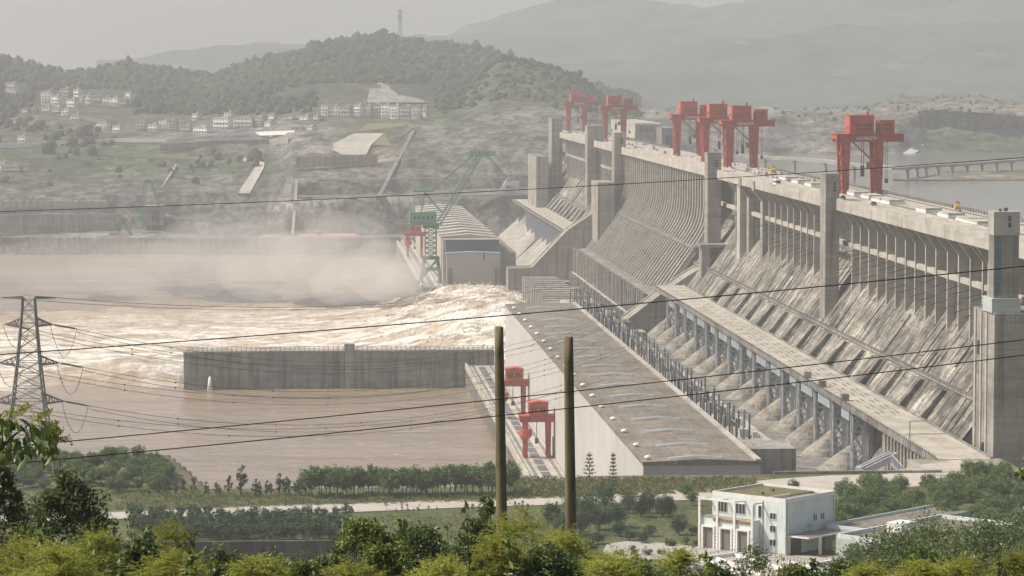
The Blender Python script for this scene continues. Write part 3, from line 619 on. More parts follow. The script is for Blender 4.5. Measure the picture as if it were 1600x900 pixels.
# ---------------------------------------------------------------- switchyard platform
yd = thing('switchyard_platform', 'concrete platform for switchgear between the powerhouse roof and the trestle cones', 'platform', (150, 1300, 100))
MB().box(139.4, 1008.1, 80, 156, 1690, 116.5).build('slab', M['deckc'], yd)
MB().box(154.6, 1008.1, 116.53, 156, 1690, 117.6).build('edge_kerb', M['conc_light'], yd)
MB().box(156.05, 960, 80, 196, 1690, 96.3).build('lower_slab', M['conc_dark'], yd)
def bay(Y, label):
    t = thing('switchgear_bay', label, 'switchgear', (148, Y, 116.5), 'switchgear bays between powerhouse roof and dam')
    for r_ in range(2):
        for k in range(5):
            x = 141.8+k*2.2+random.uniform(-.2, .2); y = Y-7+r_*11+random.uniform(-.5, .5); h = random.uniform(7, 9.5)
            b = MB().tube((x, y, 116.5), (x, y, 117.6), .45).tube((x, y, 117.6), (x, y, 116.5+h), .32, .26)
            for s in range(7): b.tube((x, y, 118.6+s*h*.1), (x, y, 118.75+s*h*.1), .5, n=8)
            b.build('insulator_post', M['steel_dark'] if (k+r_) % 3 else M['steel'], t)
    MB().bar((142, Y-7, 124.5), (152, Y-7, 124.3), .25).bar((142, Y+4, 124.4), (152, Y+4, 124.2), .25).bar((146, Y-8, 122), (146, Y+5, 122), .22).build('busbar', M['steel'], t)
    MB().box(148, Y-2, 116.53, 151.5, Y+2, 119.2).box(152.2, Y-4, 116.53, 153.8, Y-1, 118.4).build('cabinet', M['steel_light'], t)
for k in range(16):
    bay(1052+39.6*k, '%s switchgear bay of dark upright posts, counted from the near end of the powerhouse roof' % nth(k))
for k in range(7):
    Y = 1560+k*75; b = MB().box(158, Y, 70, 176, Y+34, 103-k*.8).box(162, Y+6, 103-k*.8+.01, 173, Y+24, 109-k*.8)
    tag(b.build('service_building', M['conc_dark'] if k % 2 else M['conc'], origin=(167, Y, 70)), '%s low grey service block at the spillway foot, counted from the near trestle end' % nth(k), 'service block', 'service blocks at the spillway foot')
# steel chute and fence by the trestle end
ch = thing('steel_chute', 'blue grey steel chute leaning at the near end of the trestle', 'chute', (180, 935, 119))
a = at(1345, 736, Y=940); b = at(1394, 712, Y=965)
MB().bar(a, b, 3.6, 2.2).build('trough', M['steel_light'], ch)
MB().bar(a+Vector((-.2, -2, 1.2)), b+Vector((-.2, -2, 1.2)), .5).bar(a+Vector((0, 1.9, 1.2)), b+Vector((0, 1.9, 1.2)), .5).build('side_rail', M['steel'], ch)
MB().bar(b-Vector((0, 0, 1)), b-Vector((0, 0, 9)), .6).build('leg', M['steel_dark'], ch)
fe = thing('metal_fence', 'short pale metal fence at the end of the chute', 'fence', at(1402, 742, Y=945))
f = MB(); a = at(1393, 726, Y=948); b = at(1410, 745, Y=935)
for k in range(9):
    p = a.lerp(b, k/8); f.bar((p.x, p.y, p.z-1), (p.x, p.y, p.z+3.6), .3)
f.bar(a+Vector((0, 0, 3.2)), b+Vector((0, 0, 3.2)), .25).bar(a+Vector((0, 0, .3)), b+Vector((0, 0, .3)), .25)
f.build('panel', M['steel_light'], fe)
# ================================================================ CRANES
def crest_crane(label, px, py, h=23.7):
    """px, py: foot of the downstream legs in the photo"""
    p = at(px, py, Z=184.8)
    t = thing('gantry_crane', label, 'gantry crane', (254.8, p.y, 184.8), 'red gantry cranes on the dam crest')
    g = 7.65
    for i in (-1, 1):
        for j in (-1, 1):
            MB().taper(i*g, j*5.5, 1.6, 3.0, 2.2, h, 4.3, 3.0).build('leg', M['red'], t, local=True)
            MB().box(i*g-1.6, j*5.5-2.6, .0, i*g+1.6, j*5.5+2.6, 1.58).build('bogie', M['red'], t, local=True)
        MB().box(i*g-1.3, -5.2, h-6.5, i*g+1.3, 5.2, h-4.6).build('tie_beam', M['red'], t, local=True)
        l = MB()
        for k in range(6):
            z = 3+k*3.3; s = 1 if k % 2 else -1
            l.bar((i*g-2.4, -7.2-s*1.2, z), (i*g-2.4, -7.2+s*1.2, z+3.3), .5, .3).box(i*g-2.9, -8.6, z-.1, i*g-1.7, -5.8, z+.15)
        l.build('stairway', M['red_light'], t, local=True)
    for j in (-1, 1):
        MB().box(-11.9, j*5.5-1.2, h, 19.1, j*5.5+1.2, h+3.3).build('girder', M['red'], t, local=True)
    MB().box(-11.9, -4.25, h+1.2, -9.5, 4.25, h+3.2).box(16.8, -4.25, h+1.2, 19.0, 4.25, h+3.2).build('end_beam', M['red_light'], t, local=True)
    b = MB().box(-12.3, -7.4, h+3.31, 19.3, 7.4, h+3.6)
    b.build('walkway', M['red'], t, local=True)
    r = MB()
    for k in range(22): r.bar((-12.2+k*1.5, -7.3, h+3.6), (-12.2+k*1.5, -7.3, h+4.8), .14)
    r.bar((-12.2, -7.3, h+4.8), (19.2, -7.3, h+4.8), .14).bar((-12.2, -7.3, h+4.2), (19.2, -7.3, h+4.2), .12)
    r.build('railing', M['red_light'], t, local=True)
    for (x0, x1, d, z, nm) in ((-5.9, 5.3, 6.6, 8.2, 'machinery_house'), (8.2, 14.9, 6.0, 6.0, 'hoist_house')):
        MB().box(x0, -d, h+3.61, x1, d, h+3.6+z).build(nm, M['red_light'], t, local=True)
        MB().box(x0-.2, -d-.2, h+3.61+z, x1+.2, d+.2, h+3.9+z).build('roof', M['red_light'], t, local=True)
        n = 5 if nm[0] == 'm' else 3
        for rr in range(2):
            for k in range(n):
                x = x0+(x1-x0)*(.3+k*.145) if n == 5 else x0+(x1-x0)*(.35+k*.2)
                MB().box(x-.35, -d-.06, h+5.6+rr*1.5, x+.35, -d+.2, h+6.5+rr*1.5).build('window', M['dark'], t, local=True)
        for k in range(4): MB().box(x0-.05, -d+1.5+k*2.4, h+5.8, x0+.2, -d+2.5+k*2.4, h+7.2).build('window', M['dark'], t, local=True)
    MB().box(2.5, -3, h+12.1, 3.6, -2, h+13.8).build('vent_stack', M['red_light'], t, local=True)
    MB().bar((-4.5, -6, h), (6.2, -6, h-10), .75).build('brace', M['red'], t, local=True)
    MB().box(2.4, -7.5, h-12.2, 6.2, -3.5, h-9.2).build('operator_cabin', M['red'], t, local=True)
    k = MB()
    for x in (-.5, .5): k.bar((x+1.2, 0, h), (x+1.2, 0, h-11), .28)
    k.box(.4, -.9, h-16, 2.0, .9, h-11).build('hook_block', M['steel_dark'], t, local=True)
    k = MB()
    for x in (-.4, .4): k.bar((12.4+x, 0, h), (12.4+x, 0, h-17), .16)
    k.box(11.7, -.8, h-19, 13.1, .8, h-17).build('auxiliary_hook', M['steel_dark'], t, local=True)
    le = MB(); rnd = random.Random(4)                   # white lettering on the girder, unreadable at this distance
    for k in range(7):
        x = -2.6+k*1.35
        le.box(x, -6.76, h+.9, x+.2, -6.705, h+2.5).box(x+.3, -6.76, h+1.0+rnd.random()*1.1, x+1, -6.705, h+1.25+rnd.random()*1.1)
        le.box(x+.7, -6.77, h+.9+rnd.random()*.5, x+.9, -6.71, h+2.5)
    le.build('lettering', M['white'], t, local=True)
    return t
cr = [crest_crane('nearest red gantry crane, standing alone on the crest above the reservoir', 1320, 302),]
kids = family(cr[0])
for lab, px, py in (('red gantry crane on the crest, nearest of the three bunched together', 1141, 261),
                    ('red gantry crane on the crest, middle one of the three bunched together', 1088, 253),
                    ('red gantry crane on the crest, farthest of the three bunched together', 1046.6, 243),
                    ('hazy red gantry crane on the crest behind the spillway far tower', 961, 217.5),
                    ('faintest and most distant red gantry crane at the far end of the crest', 898, 204.5)):
    p = at(px, py, Z=184.8); copy_thing(cr[0], lab, (254.8, p.y, 184.8), kids=kids)
# extra jib on the nearest of the bunch
def tail_crane(label, px, py, s=1.0, cabin=True):
    p = at(px, py, Z=82.2)
    t = thing('gantry_crane', label, 'gantry crane', (95.8, p.y, 82.2), 'red gantry cranes on the tailrace decks')
    h = 14.6; g = 4.75
    for i in (-1, 1):
        for j in (-1, 1):
            MB().taper(i*g, j*3.2, 1.2, 1.5, 1.3, h, 2.0, 1.6).build('leg', M['red'], t, local=True)
            MB().box(i*g-.9, j*3.2-1.5, 0, i*g+.9, j*3.2+1.5, 1.18).build('bogie', M['red'], t, local=True)
        MB().box(i*g-.6, -2.5, 3.2, i*g+.6, 2.5, 4.2).build('tie_beam', M['red'], t, local=True)
    for j in (-1, 1): MB().box(-7.2, j*3.2-.9, h, 8, j*3.2+.9, h+2.3).build('girder', M['red'], t, local=True)
    MB().box(-7.2, -2.25, h+.3, -5.6, 2.25, h+2.2).box(6.4, -2.25, h+.3, 8, 2.25, h+2.2).build('end_beam', M['red'], t, local=True)
    MB().box(-7.5, -4.6, h+2.31, 8.3, 4.6, h+2.55).build('walkway', M['red'], t, local=True)
    r = MB()
    for k in range(12): r.bar((-7.4+k*1.42, -4.5, h+2.5), (-7.4+k*1.42, -4.5, h+3.6), .1)
    r.bar((-7.4, -4.5, h+3.6), (8.2, -4.5, h+3.6), .1).build('railing', M['red_light'], t, local=True)
    MB().box(-3.4, -3.6, h+2.56, 4.6, 3.6, h+7.6).build('machinery_house', M['red_light'], t, local=True)
    MB().prism_y([(-3.7, h+7.61), (4.9, h+7.61), (4.9, h+8), (.6, h+8.7), (-3.7, h+8)], -3.9, 3.9).build('roof', M['red_light'], t, local=True)
    for x in (-1.9, -.6, 1.6, 2.9): MB().box(x-.5, -3.66, h+4, x+.5, -3.4, h+6.2).build('window', M['dark'], t, local=True)
    for y in (-1.8, 1.2): MB().box(-3.46, y-.5, h+4, -3.2, y+.5, h+6.2).build('window', M['dark'], t, local=True)
    MB().tube((-g, -3.2, 9), (-g, -3.2, 11.6), 2.6, 2.6, 12).tube((-g, -3.2, 7.4), (-g, -3.2, 9), 1.2, 2.6, 12).build('operator_cabin', M['red_light'], t, local=True)
    MB().bar((0, 0, h), (0, 0, 7.5), .25).box(-.7, -.7, 5.4, .7, .7, 7.5).build('hook_block', M['steel_dark'], t, local=True)
    MB().box(7.2, -1.5, .4, 10.2-3.4, 1.5, .5).build('sill', M['red'], t, local=True)
    t.scale = (s, s, s)
    return t
c0 = tail_crane('red gantry crane on the tailrace deck between the wooden poles, nearer of two', 838, 713)
kids = family(c0)
copy_thing(c0, 'red gantry crane half hidden behind the front wooden pole, farther of two', (95.8, at(800, 652, Z=82.2).y, 82.2), kids=kids)
copy_thing(c0, 'faded red gantry crane by the green tower crane at the far powerhouse', (95, at(642, 402, Z=82.2).y, 82.2), scale=1.25, kids=kids)
gb = thing('control_cabinet', 'dark grey cabinet standing by the near red tailrace crane', 'cabinet', at(874, 712, Z=82))
MB().box(-1.6, -2, 0, 1.6, 2, 8.6).build('body', M['steel'], gb, local=True)
MB().box(-2.9, -1.2, 0, -1.7, 1.4, 8).build('frame', M['steel_light'], gb, local=True)
def lattice(b, p, q, w0, w1, n, r, diag=True):
    p = Vector(p); q = Vector(q); d = (q-p).normalized(); u = d.cross(Vector((0, 1, 0)))
    if u.length < .05: u = Vector((1, 0, 0))
    u.normalize(); v = u.cross(d)
    def cs(k):
        c = p.lerp(q, k/n); w = (w0+(w1-w0)*k/n)/2
        return [c+u*w+v*w, c-u*w+v*w, c-u*w-v*w, c+u*w-v*w]
    a = cs(0); e = cs(n)
    for i in range(4): b.bar(a[i], e[i], r)
    for k in range(n):
        a = cs(k); e = cs(k+1)
        for i in range(4):
            if diag: b.bar(a[i], e[(i+1) % 4], r*.6); b.bar(a[(i+1) % 4], e[i], r*.6)
            else: b.bar(a[i], e[(i+1) % 4] if k % 2 else e[i-1], r*.6)
            b.bar(e[i], e[(i+1) % 4], r*.6)
    return b
def g_at(x, y): return at(x, y, Y=2340)
tc = thing('tower_crane', 'tall green lattice tower crane on the deck beside the far powerhouse', 'tower crane', g_at(673, 440))
b = MB(); z0 = g_at(673, 442).z
cx = g_at(673, 400).x; zb = g_at(673, 403).z; zt = g_at(673, 356).z
for i in (-1, 1):
    for j in (-1, 1):
        b.bar((cx+i*7.5, 2340+j*7, z0), (cx+i*5, 2340+j*5, zb), 1.6)
        b.box(cx+i*7.5-2, 2340+j*7-1.5, z0-.5, cx+i*7.5+2, 2340+j*7+1.5, z0+1.8)
for j in (-1, 1):
    for z in (zb-1, (z0+zb)/2): b.box(cx-6.5, 2340+j*5.6-.7, z, cx+6.5, 2340+j*5.6+.7, z+2)
    b.bar((cx-6.5, 2340+j*6, z0+4), (cx+6, 2340+j*5.4, zb), .8).bar((cx+6.5, 2340+j*6, z0+4), (cx-6, 2340+j*5.4, zb), .8)
b.build('portal_base', M['green_dark'], tc)
lattice(MB(), (cx, 2340, zb), (cx, 2340, zt), 8.2, 8.2, 6, .62).build('mast', M['green_dark'], tc)
MB().box(cx-6, 2334, zt, cx+6, 2346, zt+3).build('slewing_ring', M['green_dark'], tc)
a = g_at(640, 350); e = g_at(690, 331)
MB().box(a.x, 2334.5, a.z+.5, e.x-4, 2345.5, e.z).box(a.x-1.5, 2333.5, a.z-.5, e.x, 2346.5, a.z+.45).build('machinery_house', M['green'], tc)
for k in range(5): MB().box(a.x+3+k*3.3, 2334.3, a.z+4, a.x+4.6+k*3.3, 2334.6, a.z+6).build('window', M['dark'], tc)
tp = g_at(664, 301)
MB().bar((cx+8, 2337, e.z), tp, 1.1).bar((cx+8, 2343, e.z), tp, 1.1).bar((cx-7, 2340, e.z), tp, 1.0).build('a_frame', M['green'], tc)
p = g_at(645, 300); q = g_at(678, 296)
MB().box(p.x, 2337, p.z, q.x, 2343, q.z).build('top_platform', M['green'], tc)
tip = g_at(752, 238)
lattice(MB(), g_at(686, 348), tip, 3.2, 3.6, 14, .6, False).build('boom', M['green'], tc)
lattice(MB(), g_at(676, 298), g_at(738, 243), 1.2, 1.2, 10, .35, False).build('luffing_ties', M['green'], tc)
lattice(MB(), g_at(733, 241), g_at(773, 240), 3, 3, 5, .7).build('boom_head', M['green'], tc)
lattice(MB(), g_at(762, 244), g_at(797, 284), 1.6, 1.2, 6, .4, False).build('fly_jib', M['green'], tc)
MB().bar(g_at(750, 240), g_at(748, 222), .8).bar(g_at(746, 236), g_at(748, 222), .5).build('boom_peak', M['steel_light'], tc)
wg = thing('gantry_crane', 'small white gantry crane at the far end of the far trestle road', 'gantry crane', at(797, 302, Y=2960))
f = lambda x, y: at(x, y, Y=2960)
MB().bar(f(782, 302), f(791, 284), 3).bar(f(809, 302), f(808, 284), 2.2).bar(f(789, 285.5), f(811, 287), 4.5).bar(f(785, 302), f(792, 300), 1.5).build('frame', M['white'], wg)
MB().bar(f(791, 281), f(797, 281), 3).build('hoist_house', M['white'], wg)

# ================================================================ FAR BANK
def land(name, cols, sub, amp, seed, m, ncol=220, back=(900, -120), nsc=.006, kind='structure', cj=.12):
    """cols: [(px, [(py, Y, colour, forest), ...])] lofted into a terrain sheet that carries on behind its ridge"""
    xs = np.array([c[0] for c in cols], float); R = len(cols[0][1])
    px = np.linspace(xs[0], xs[-1], ncol)
    ya = np.array([[np.interp(v, xs, [c[1][r][0] for c in cols]) for v in px] for r in range(R)])
    Ya = np.array([[np.interp(v, xs, [c[1][r][1] for c in cols]) for v in px] for r in range(R)])
    Ca = np.array([[[np.interp(v, xs, [c[1][r][2][k] for c in cols]) for k in range(3)] for v in px] for r in range(R)])
    Fa = np.array([[np.interp(v, xs, [c[1][r][3] for c in cols]) for v in px] for r in range(R)])
    ts = []
    for r in range(R-1): ts += [r+i/sub[r] for i in range(sub[r])]
    ts.append(R-1); ts = np.array(ts)
    lo = np.minimum(ts.astype(int), R-2); fr = (ts-lo)
    def up(A): 
        f = fr.reshape(-1, *([1]*(A.ndim-1))); return A[lo]*(1-f)+A[lo+1]*f
    y = up(ya); Y = up(Ya); C = up(Ca); Fo = up(Fa); P = np.broadcast_to(px, y.shape)
    a = (P-800)/F; b = -(y-450)/F
    d = [FW[i]+a*RT[i]+b*UP[i] for i in range(3)]
    t = Y/d[1]; X = t*d[0]; Z = ZC+t*d[2]
    w = np.clip(ts/1.5, 0, 1)[:, None]
    Z = Z + w*amp*fbm(X*nsc, Y*nsc, seed); Yj = Y + w*amp*.8*fbm(X*nsc*1.7+9, Z*nsc*1.7, seed+5)
    C = np.clip(C*(1+cj*2*fbm(X*nsc*2, (Y+Z*2)*nsc*2, seed+9)[..., None]), .01, .7)
    nr, nc = X.shape
    V = np.stack([X, Yj, Z], -1)
    bk = V[-1].copy(); bk[:, 0] *= (bk[:, 1]+back[0])/bk[:, 1]; bk[:, 1] += back[0]; bk[:, 2] += back[1]
    V = np.concatenate([V, bk[None]]); C = np.concatenate([C, C[-1:]]); nr += 1
    idx = np.arange(nr*nc).reshape(nr, nc)
    q = np.stack([idx[:-1, :-1], idx[:-1, 1:], idx[1:, 1:], idx[1:, :-1]], -1).reshape(-1, 4)
    me = np_mesh(name, V.reshape(-1, 3), q)
    ca = me.color_attributes.new('Col', 'FLOAT_COLOR', 'POINT')
    ca.data.foreach_set('color', np.concatenate([C.reshape(-1, 3), np.ones((nr*nc, 1))], 1).astype(np.float32).ravel())
    o = link_mesh(name, me, M[m]); tag(o, kind=kind)
    return V[:-1], Fo, (xs, cols)
def draped(tab, x, y):
    """distance Y of the terrain at a photo pixel"""
    xs, cols = tab; R = len(cols[0][1])
    yy = [np.interp(x, xs, [c[1][r][0] for c in cols]) for r in range(R)]
    YY = [np.interp(x, xs, [c[1][r][1] for c in cols]) for r in range(R)]
    return float(np.interp(y, yy[::-1], YY[::-1]))
CF = (.045,.06,.036); CG = (.075,.112,.045); CR = (.19,.18,.163); CC = (.27,.255,.23); CD = (.17,.165,.15); CB = (.3,.26,.2); CGR = (.12,.13,.07)
def ridge(x): return float(np.interp(x, [-250,-100,0,50,75,110,150,200,250,290,315,330,345,360,400,470,520,550,600,640,700,760,800,860,930],
                                     [85,82,92,97,110,121,112,106,104,99,108,124,123,110,97,82,66,56,60,67,76,82,92,112,150]))
cols = []
def col(x, a):
    # waterline, quay foot, bench, lower cliff top, bench, upper cliff top, slope, road, village terrace, lower forest, upper forest, ridge
    r = ridge(x)
    cols.append((x, [(400, 2925, CC, 0), (371.5, 2936, CC, 0), (366, 2990, CD, 0)]+a+[(max(r+52, 150) if x > 640 else (r+186)/2+8, 3820, CF, 1), (r+20, 4250, CF if x < 620 else CGR, 1 if x < 620 else .5), (r, 4600, CF, 1)]))
for x in (-250, 0, 100):
    col(x, [(337, 3000, CC, 0), (334, 3030, CD, 0), (312, 3040, CR, 0), (255, 3190, CG, .03), (229, 3300, CG, .04), (214, 3380, CGR, .12), (188, 3520, CGR, .3)])
col(200, [(342, 3000, CC, 0), (338, 3030, CD, 0), (304, 3045, CR, 0), (250, 3190, CG, .03), (224, 3300, CG, .04), (212, 3380, CGR, .1), (192, 3520, CGR, .3)])
col(330, [(346, 3000, CR, 0), (341, 3030, CD, 0), (298, 3060, CR, 0), (262, 3190, CG, .03), (224, 3300, CR, 0), (208, 3380, CC, .03), (190, 3520, CGR, .3)])
col(420, [(352, 3000, CR, 0), (347, 3025, CD, 0), (300, 3060, CR, 0), (256, 3160, CG, .0), (232, 3280, CD, 0), (206, 3360, CC, 0), (190, 3500, CGR, .2)])
col(455, [(362, 3000, CD, 0), (307, 3012, CC, 0), (304, 3040, CR, 0), (280, 3048, CR, 0), (250, 3130, CD, 0), (212, 3200, CC, 0), (187, 3480, CGR, .1)])
col(500, [(345, 3000, CD, 0), (306, 3012, CC, 0), (303, 3050, CR, 0), (280, 3058, CR, 0), (250, 3120, CB, 0), (212, 3180, CC, 0), (187, 3480, CGR, .1)])
col(590, [(344, 3000, CD, 0), (306, 3012, CC, 0), (303, 3050, CR, 0), (279, 3058, CR, 0), (250, 3120, CB, 0), (205, 3180, CG, 0), (186, 3480, CGR, .1)])
col(640, [(344, 3000, CD, 0), (306, 3012, CC, 0), (302, 3050, CR, 0), (276, 3058, CR, 0), (240, 3110, CR, 0), (198, 3190, CR, 0), (187, 3420, CGR, 0)])
for x in (700, 760, 840):
    col(x, [(344, 3000, CR, 0), (307, 3012, CR, 0), (302, 3050, CR, 0), (278, 3058, CR, 0), (236, 3110, CR, 0), (198, 3180, CR, 0), (190, 3300, CGR, 0)])
for x in (900, 1000):
    col(x, [(344, 3000, CR, 0), (300, 3012, CR, 0), (290, 3050, CR, 0), (270, 3058, CR, 0), (230, 3110, CR, 0), (198, 3180, CR, 0), (188, 3300, CGR, 0)])
V1, F1, tab1 = land('far_bank_terrain', cols, [4, 3, 8, 3, 8, 6, 8, 7, 7, 10, 10, 10], 9, 11, 'land', 330)
# nearer green spur on the far bank
def r2(x): return float(np.interp(x, [670,700,730,760,790,830,870,900,930,960,1000], [186,170,140,98,87,94,104,117,140,165,186]))
cols = []
for x in (668, 690, 720, 750, 780, 810, 840, 870, 900, 930, 960, 1005):
    r = r2(x); k = lambda u: 190+(r-190)*u
    cols.append((x, [(203, 3240, CR, 0), (178 if 735 < x < 940 else min(192, k(.1)), 3300, CR if 735 < x < 940 else CG, 0), (min(k(.35), 176), 3420, CG, .12), (k(.65), 3560, CG, .3), (r+4, 3700, CG, .55), (r, 3760, CF, 1)]))
V2, F2, tab2 = land('spur_hill_terrain', cols, [4, 8, 9, 8, 4], 10, 23, 'land', 110, back=(500, -90))
# distant mountain
def r3(x): return float(np.interp(x, [150,300,345,400,520,640,700,760,830,900,960,1040,1100,1200,1300,1450,1650,2000], [135,116,100,92,86,64,54,40,18,15,11,20,15,2,-16,-30,-50,-70]))
CM = (.04,.056,.046)
V3, F3, tab3 = land('distant_mountain', [(x, [(205, 5200, CM, 0), ((r3(x)*.35+190*.65), 6300, CM, 0), ((r3(x)*.75+190*.25), 7600, CM, 0), (r3(x), 8600, CM, 0)]) for x in (150,250,300,345,400,460,520,580,640,700,760,830,900,960,1040,1100,1200,1300,1380,1450,1550,1650,2000)],
                    [18, 22, 22], 130, 31, 'mount', 240, back=(1500, -140), nsc=.0016)
# rocky embankment across the reservoir
def CE(x): return CR
cols = []
for x in (880, 960, 1040, 1150, 1250, 1330, 1400, 1450, 1520, 1600, 1760):
    g = x > 1400
    kn = float(np.interp(x, [1300, 1350, 1390, 1450, 1500, 1570, 1620], [174, 163, 150, 153, 156, 170, 172]))
    cols.append((x, [(266, 3080, CR, 0), (252 if not g else 249, 3330, CB if not g else (.09,.115,.05), 0), (236 if not g else 224, 3400 if not g else 3560, CR if not g else (.085,.11,.045), 0),
                     (207, 3500 if not g else 3640, CR, .0), (181, 3620, CB, .05), (177, 3900, CB, .15), (kn, 4300, CGR, .4)]))
V4, F4, tab4 = land('embankment_terrain', cols, [5, 5, 14, 14, 5, 7], 20, 41, 'land', 200, back=(1500, -60), nsc=.012)
# sand bar in the reservoir
V5, F5, tab5 = land('sand_bar', [(x, [(281, 2560, CB, 0), (276-3*(x > 1470), 2650, CB, 0), (266+6*(x < 1450), 2790, CGR, .1)]) for x in (1395, 1440, 1480, 1540, 1600, 1720)], [5, 5], 2, 43, 'land', 70, back=(120, -12), nsc=.02)

# forests that read as one mass
def ico_base():
    me = bpy.data.meshes.new('tmp'); import bmesh
    bm = bmesh.new(); bmesh.ops.create_icosphere(bm, subdivisions=1, radius=1); bm.to_mesh(me); bm.free()
    v = np.array([p.co[:] for p in me.vertices]); f = np.array([p.vertices[:] for p in me.polygons]); bpy.data.meshes.remove(me)
    return v, f
IV, IF = ico_base()
CLEAR = [(52, 208, 140, 200), (205, 500, 180, 240), (495, 680, 130, 240), (0, 45, 130, 150), (0, 70, 205, 280), (24, 70, 168, 190)]
def forest(name, V, Fo, n, lo, hi, label, seed, thr=.3, extra=None):
    rng = np.random.default_rng(seed); nr, nc = Fo.shape
    pts = []
    while len(pts) < n:
        r = rng.random(n*3)*(nr-1.001); c = rng.random(n*3)*(nc-1.001)
        ri = r.astype(int); ci = c.astype(int); fr = (r-ri)[:, None]; fc = (c-ci)[:, None]
        p = (V[ri, ci]*(1-fc)+V[ri, ci+1]*fc)*(1-fr)+(V[ri+1, ci]*(1-fc)+V[ri+1, ci+1]*fc)*fr
        w = Fo[ri, ci]
        dep = p@np.array(FW)-ZC*FW[2]; qx = 800+F*(p@np.array(RT))/dep; qy = 450-F*((p-np.array([0, 0, ZC]))@np.array(UP))/dep
        for (x0, x1, y0, y1) in CLEAR: w = w*(1-((qx > x0) & (qx < x1) & (qy > y0) & (qy < y1)))
        patch = .62+1.5*fbm(p[:, 0]*.006, (p[:, 1]*.5+p[:, 2]*3)*.006, seed+3)
        keep = rng.random(len(p)) < w*np.clip(patch*1.6, 0, 1)
        pts += list(p[keep])
    pts = np.array(pts[:n])
    if extra is not None: pts = np.concatenate([pts, extra])
    n = len(pts); s = np.clip(lo*np.exp(rng.normal(size=n)*.45+.25), lo*.5, hi*1.15); asp = rng.uniform(.75, 1.35, n)
    jit = 1+rng.uniform(-.38, .38, (n, len(IV)))
    W = IV[None]*jit[..., None]*s[:, None, None]; W[..., 2] *= asp[:, None]
    W = W+pts[:, None, :]+np.stack([np.zeros(n), np.zeros(n), s*asp*.5], -1)[:, None, :]
    Fq = (IF[None]+(np.arange(n)*len(IV))[:, None, None]).reshape(-1, 3)
    o = link_mesh(name, np_mesh(name, W.reshape(-1, 3), Fq), M['leaf_far'])
    return tag(o, label, 'forest', kind='stuff')
rr = V1[-1]; ex = []
rngx = np.random.default_rng(3)
for k in range(1300):
    c = int(rngx.random()*(rr.shape[0]-1)); p = rr[c]*1.0
    if fbm(np.array([p[0]*.012]), np.array([3.]), 77)[0] > -.25: ex.append(p+np.array([rngx.uniform(-5, 5), rngx.uniform(-60, 5), rngx.uniform(-3, 2)]))
forest('hill_forest', V1, F1, 15000, 2.3, 6.5, 'dark hazy forest covering the far bank hills', 1, extra=np.array(ex))
rr = V2[-1]; ex = [rr[int(rngx.random()*(rr.shape[0]-1))]+np.array([rngx.uniform(-4, 4), rngx.uniform(-40, 5), 0]) for k in range(160)]
forest('spur_forest', V2, F2, 520, 1.8, 3.8, 'woods on the green spur behind the far dam end', 2, extra=np.array(ex))
forest('embankment_scrub', V4, F4, 420, 1.2, 2.6, 'scrub on the embankment across the reservoir', 4)
# terraces of rough stone lines on the spur and the rock faces come from their material; a bare scar above the village
def patch(name, tab, pts, m, label, cat, off=4, th=3., kind=None):
    """a slab lying on the terrain, outlined in photo pixels"""
    q = [at(x, y, Y=draped(tab, x, y)-off) for x, y in pts]; n = len(q); c = sum(q, Vector())/n
    V = [p-c for p in q]+[p-c+Vector((0, th*2, -th)) for p in q]
    b = MB().add(V, [tuple(range(n)), tuple(range(2*n-1, n-1, -1))]+[(i, i+n, (i+1) % n+n, (i+1) % n) for i in range(n)])
    o = b.build(name, M[m], origin=c, local=True)
    return tag(o, label, cat, kind=kind)
patch('rock_scar', tab1, [(573, 160), (578, 138), (592, 128), (606, 133), (622, 148), (648, 152), (668, 160)], 'rock', 'pale bare rock scar above the white apartment row', 'rock scar', 30, 10, 'structure')
patch('concrete_slope', tab1, [(519, 241), (521, 224), (554, 208), (600, 208), (580, 226), (572, 242)], 'conc_light', 'pale concrete covered slope on the far bank terraces', 'slope lining', 7)
patch('grass_slope', tab1, [(556, 206), (575, 193), (640, 192), (645, 200), (612, 228), (582, 226), (601, 208)], 'moss', 'dark green grassed slope beside the pale concrete slope', 'grass slope', 6, kind='structure')
patch('concrete_ramp', tab1, [(371, 302), (390, 302), (412, 262), (413, 254), (398, 247), (374, 247), (378, 251), (396, 254), (398, 262)], 'conc_light', 'pale concrete ramp climbing the far bank slope', 'ramp', 5)
patch('drain_chute', tab1, [(455, 366), (459, 366), (466, 279), (461, 279)], 'conc_light', 'narrow white drainage chute down the far rock face', 'chute', 9)
patch('slope_stair', tab1, [(248, 298), (251, 298), (277, 257), (273, 257)], 'conc', 'thin concrete stair up the green far bank', 'stair', 5)
patch('dark_hut', tab1, [(520, 250), (538, 250), (538, 241), (520, 241)], 'navy', 'dark shed at the foot of the pale concrete slope', 'shed', 12, 8)
patch('dark_hut', tab1, [(552, 250), (580, 250), (576, 242), (556, 242)], 'navy', 'dark blue shed under the rim of the concrete slope', 'shed', 12, 8)
def bank_wall(name, tab, pts, h, m, label, cat='wall', off=8, th=4):
    """a wall along a photo polyline (its foot), h metres high"""
    q = [at(x, y, Y=draped(tab, x, y)-off) for x, y in pts]; b = MB()
    for a, c in zip(q, q[1:]):
        b.add([a, c, c+Vector((0, th, 0)), a+Vector((0, th, 0)), a+Vector((0, 0, h)), c+Vector((0, 0, h)), c+Vector((0, th, h)), a+Vector((0, th, h))],
              [(0,3,2,1),(4,5,6,7),(0,1,5,4),(1,2,6,5),(2,3,7,6),(3,0,4,7)])
    return tag(b.build(name, M[m], origin=q[0]), label, cat)
bank_wall('retaining_wall', tab1, [(-60, 234), (40, 229), (90, 226), (180, 222), (260, 223), (340, 216), (400, 212), (460, 210)], 4, 'white', 'long pale retaining wall of the road under the village')
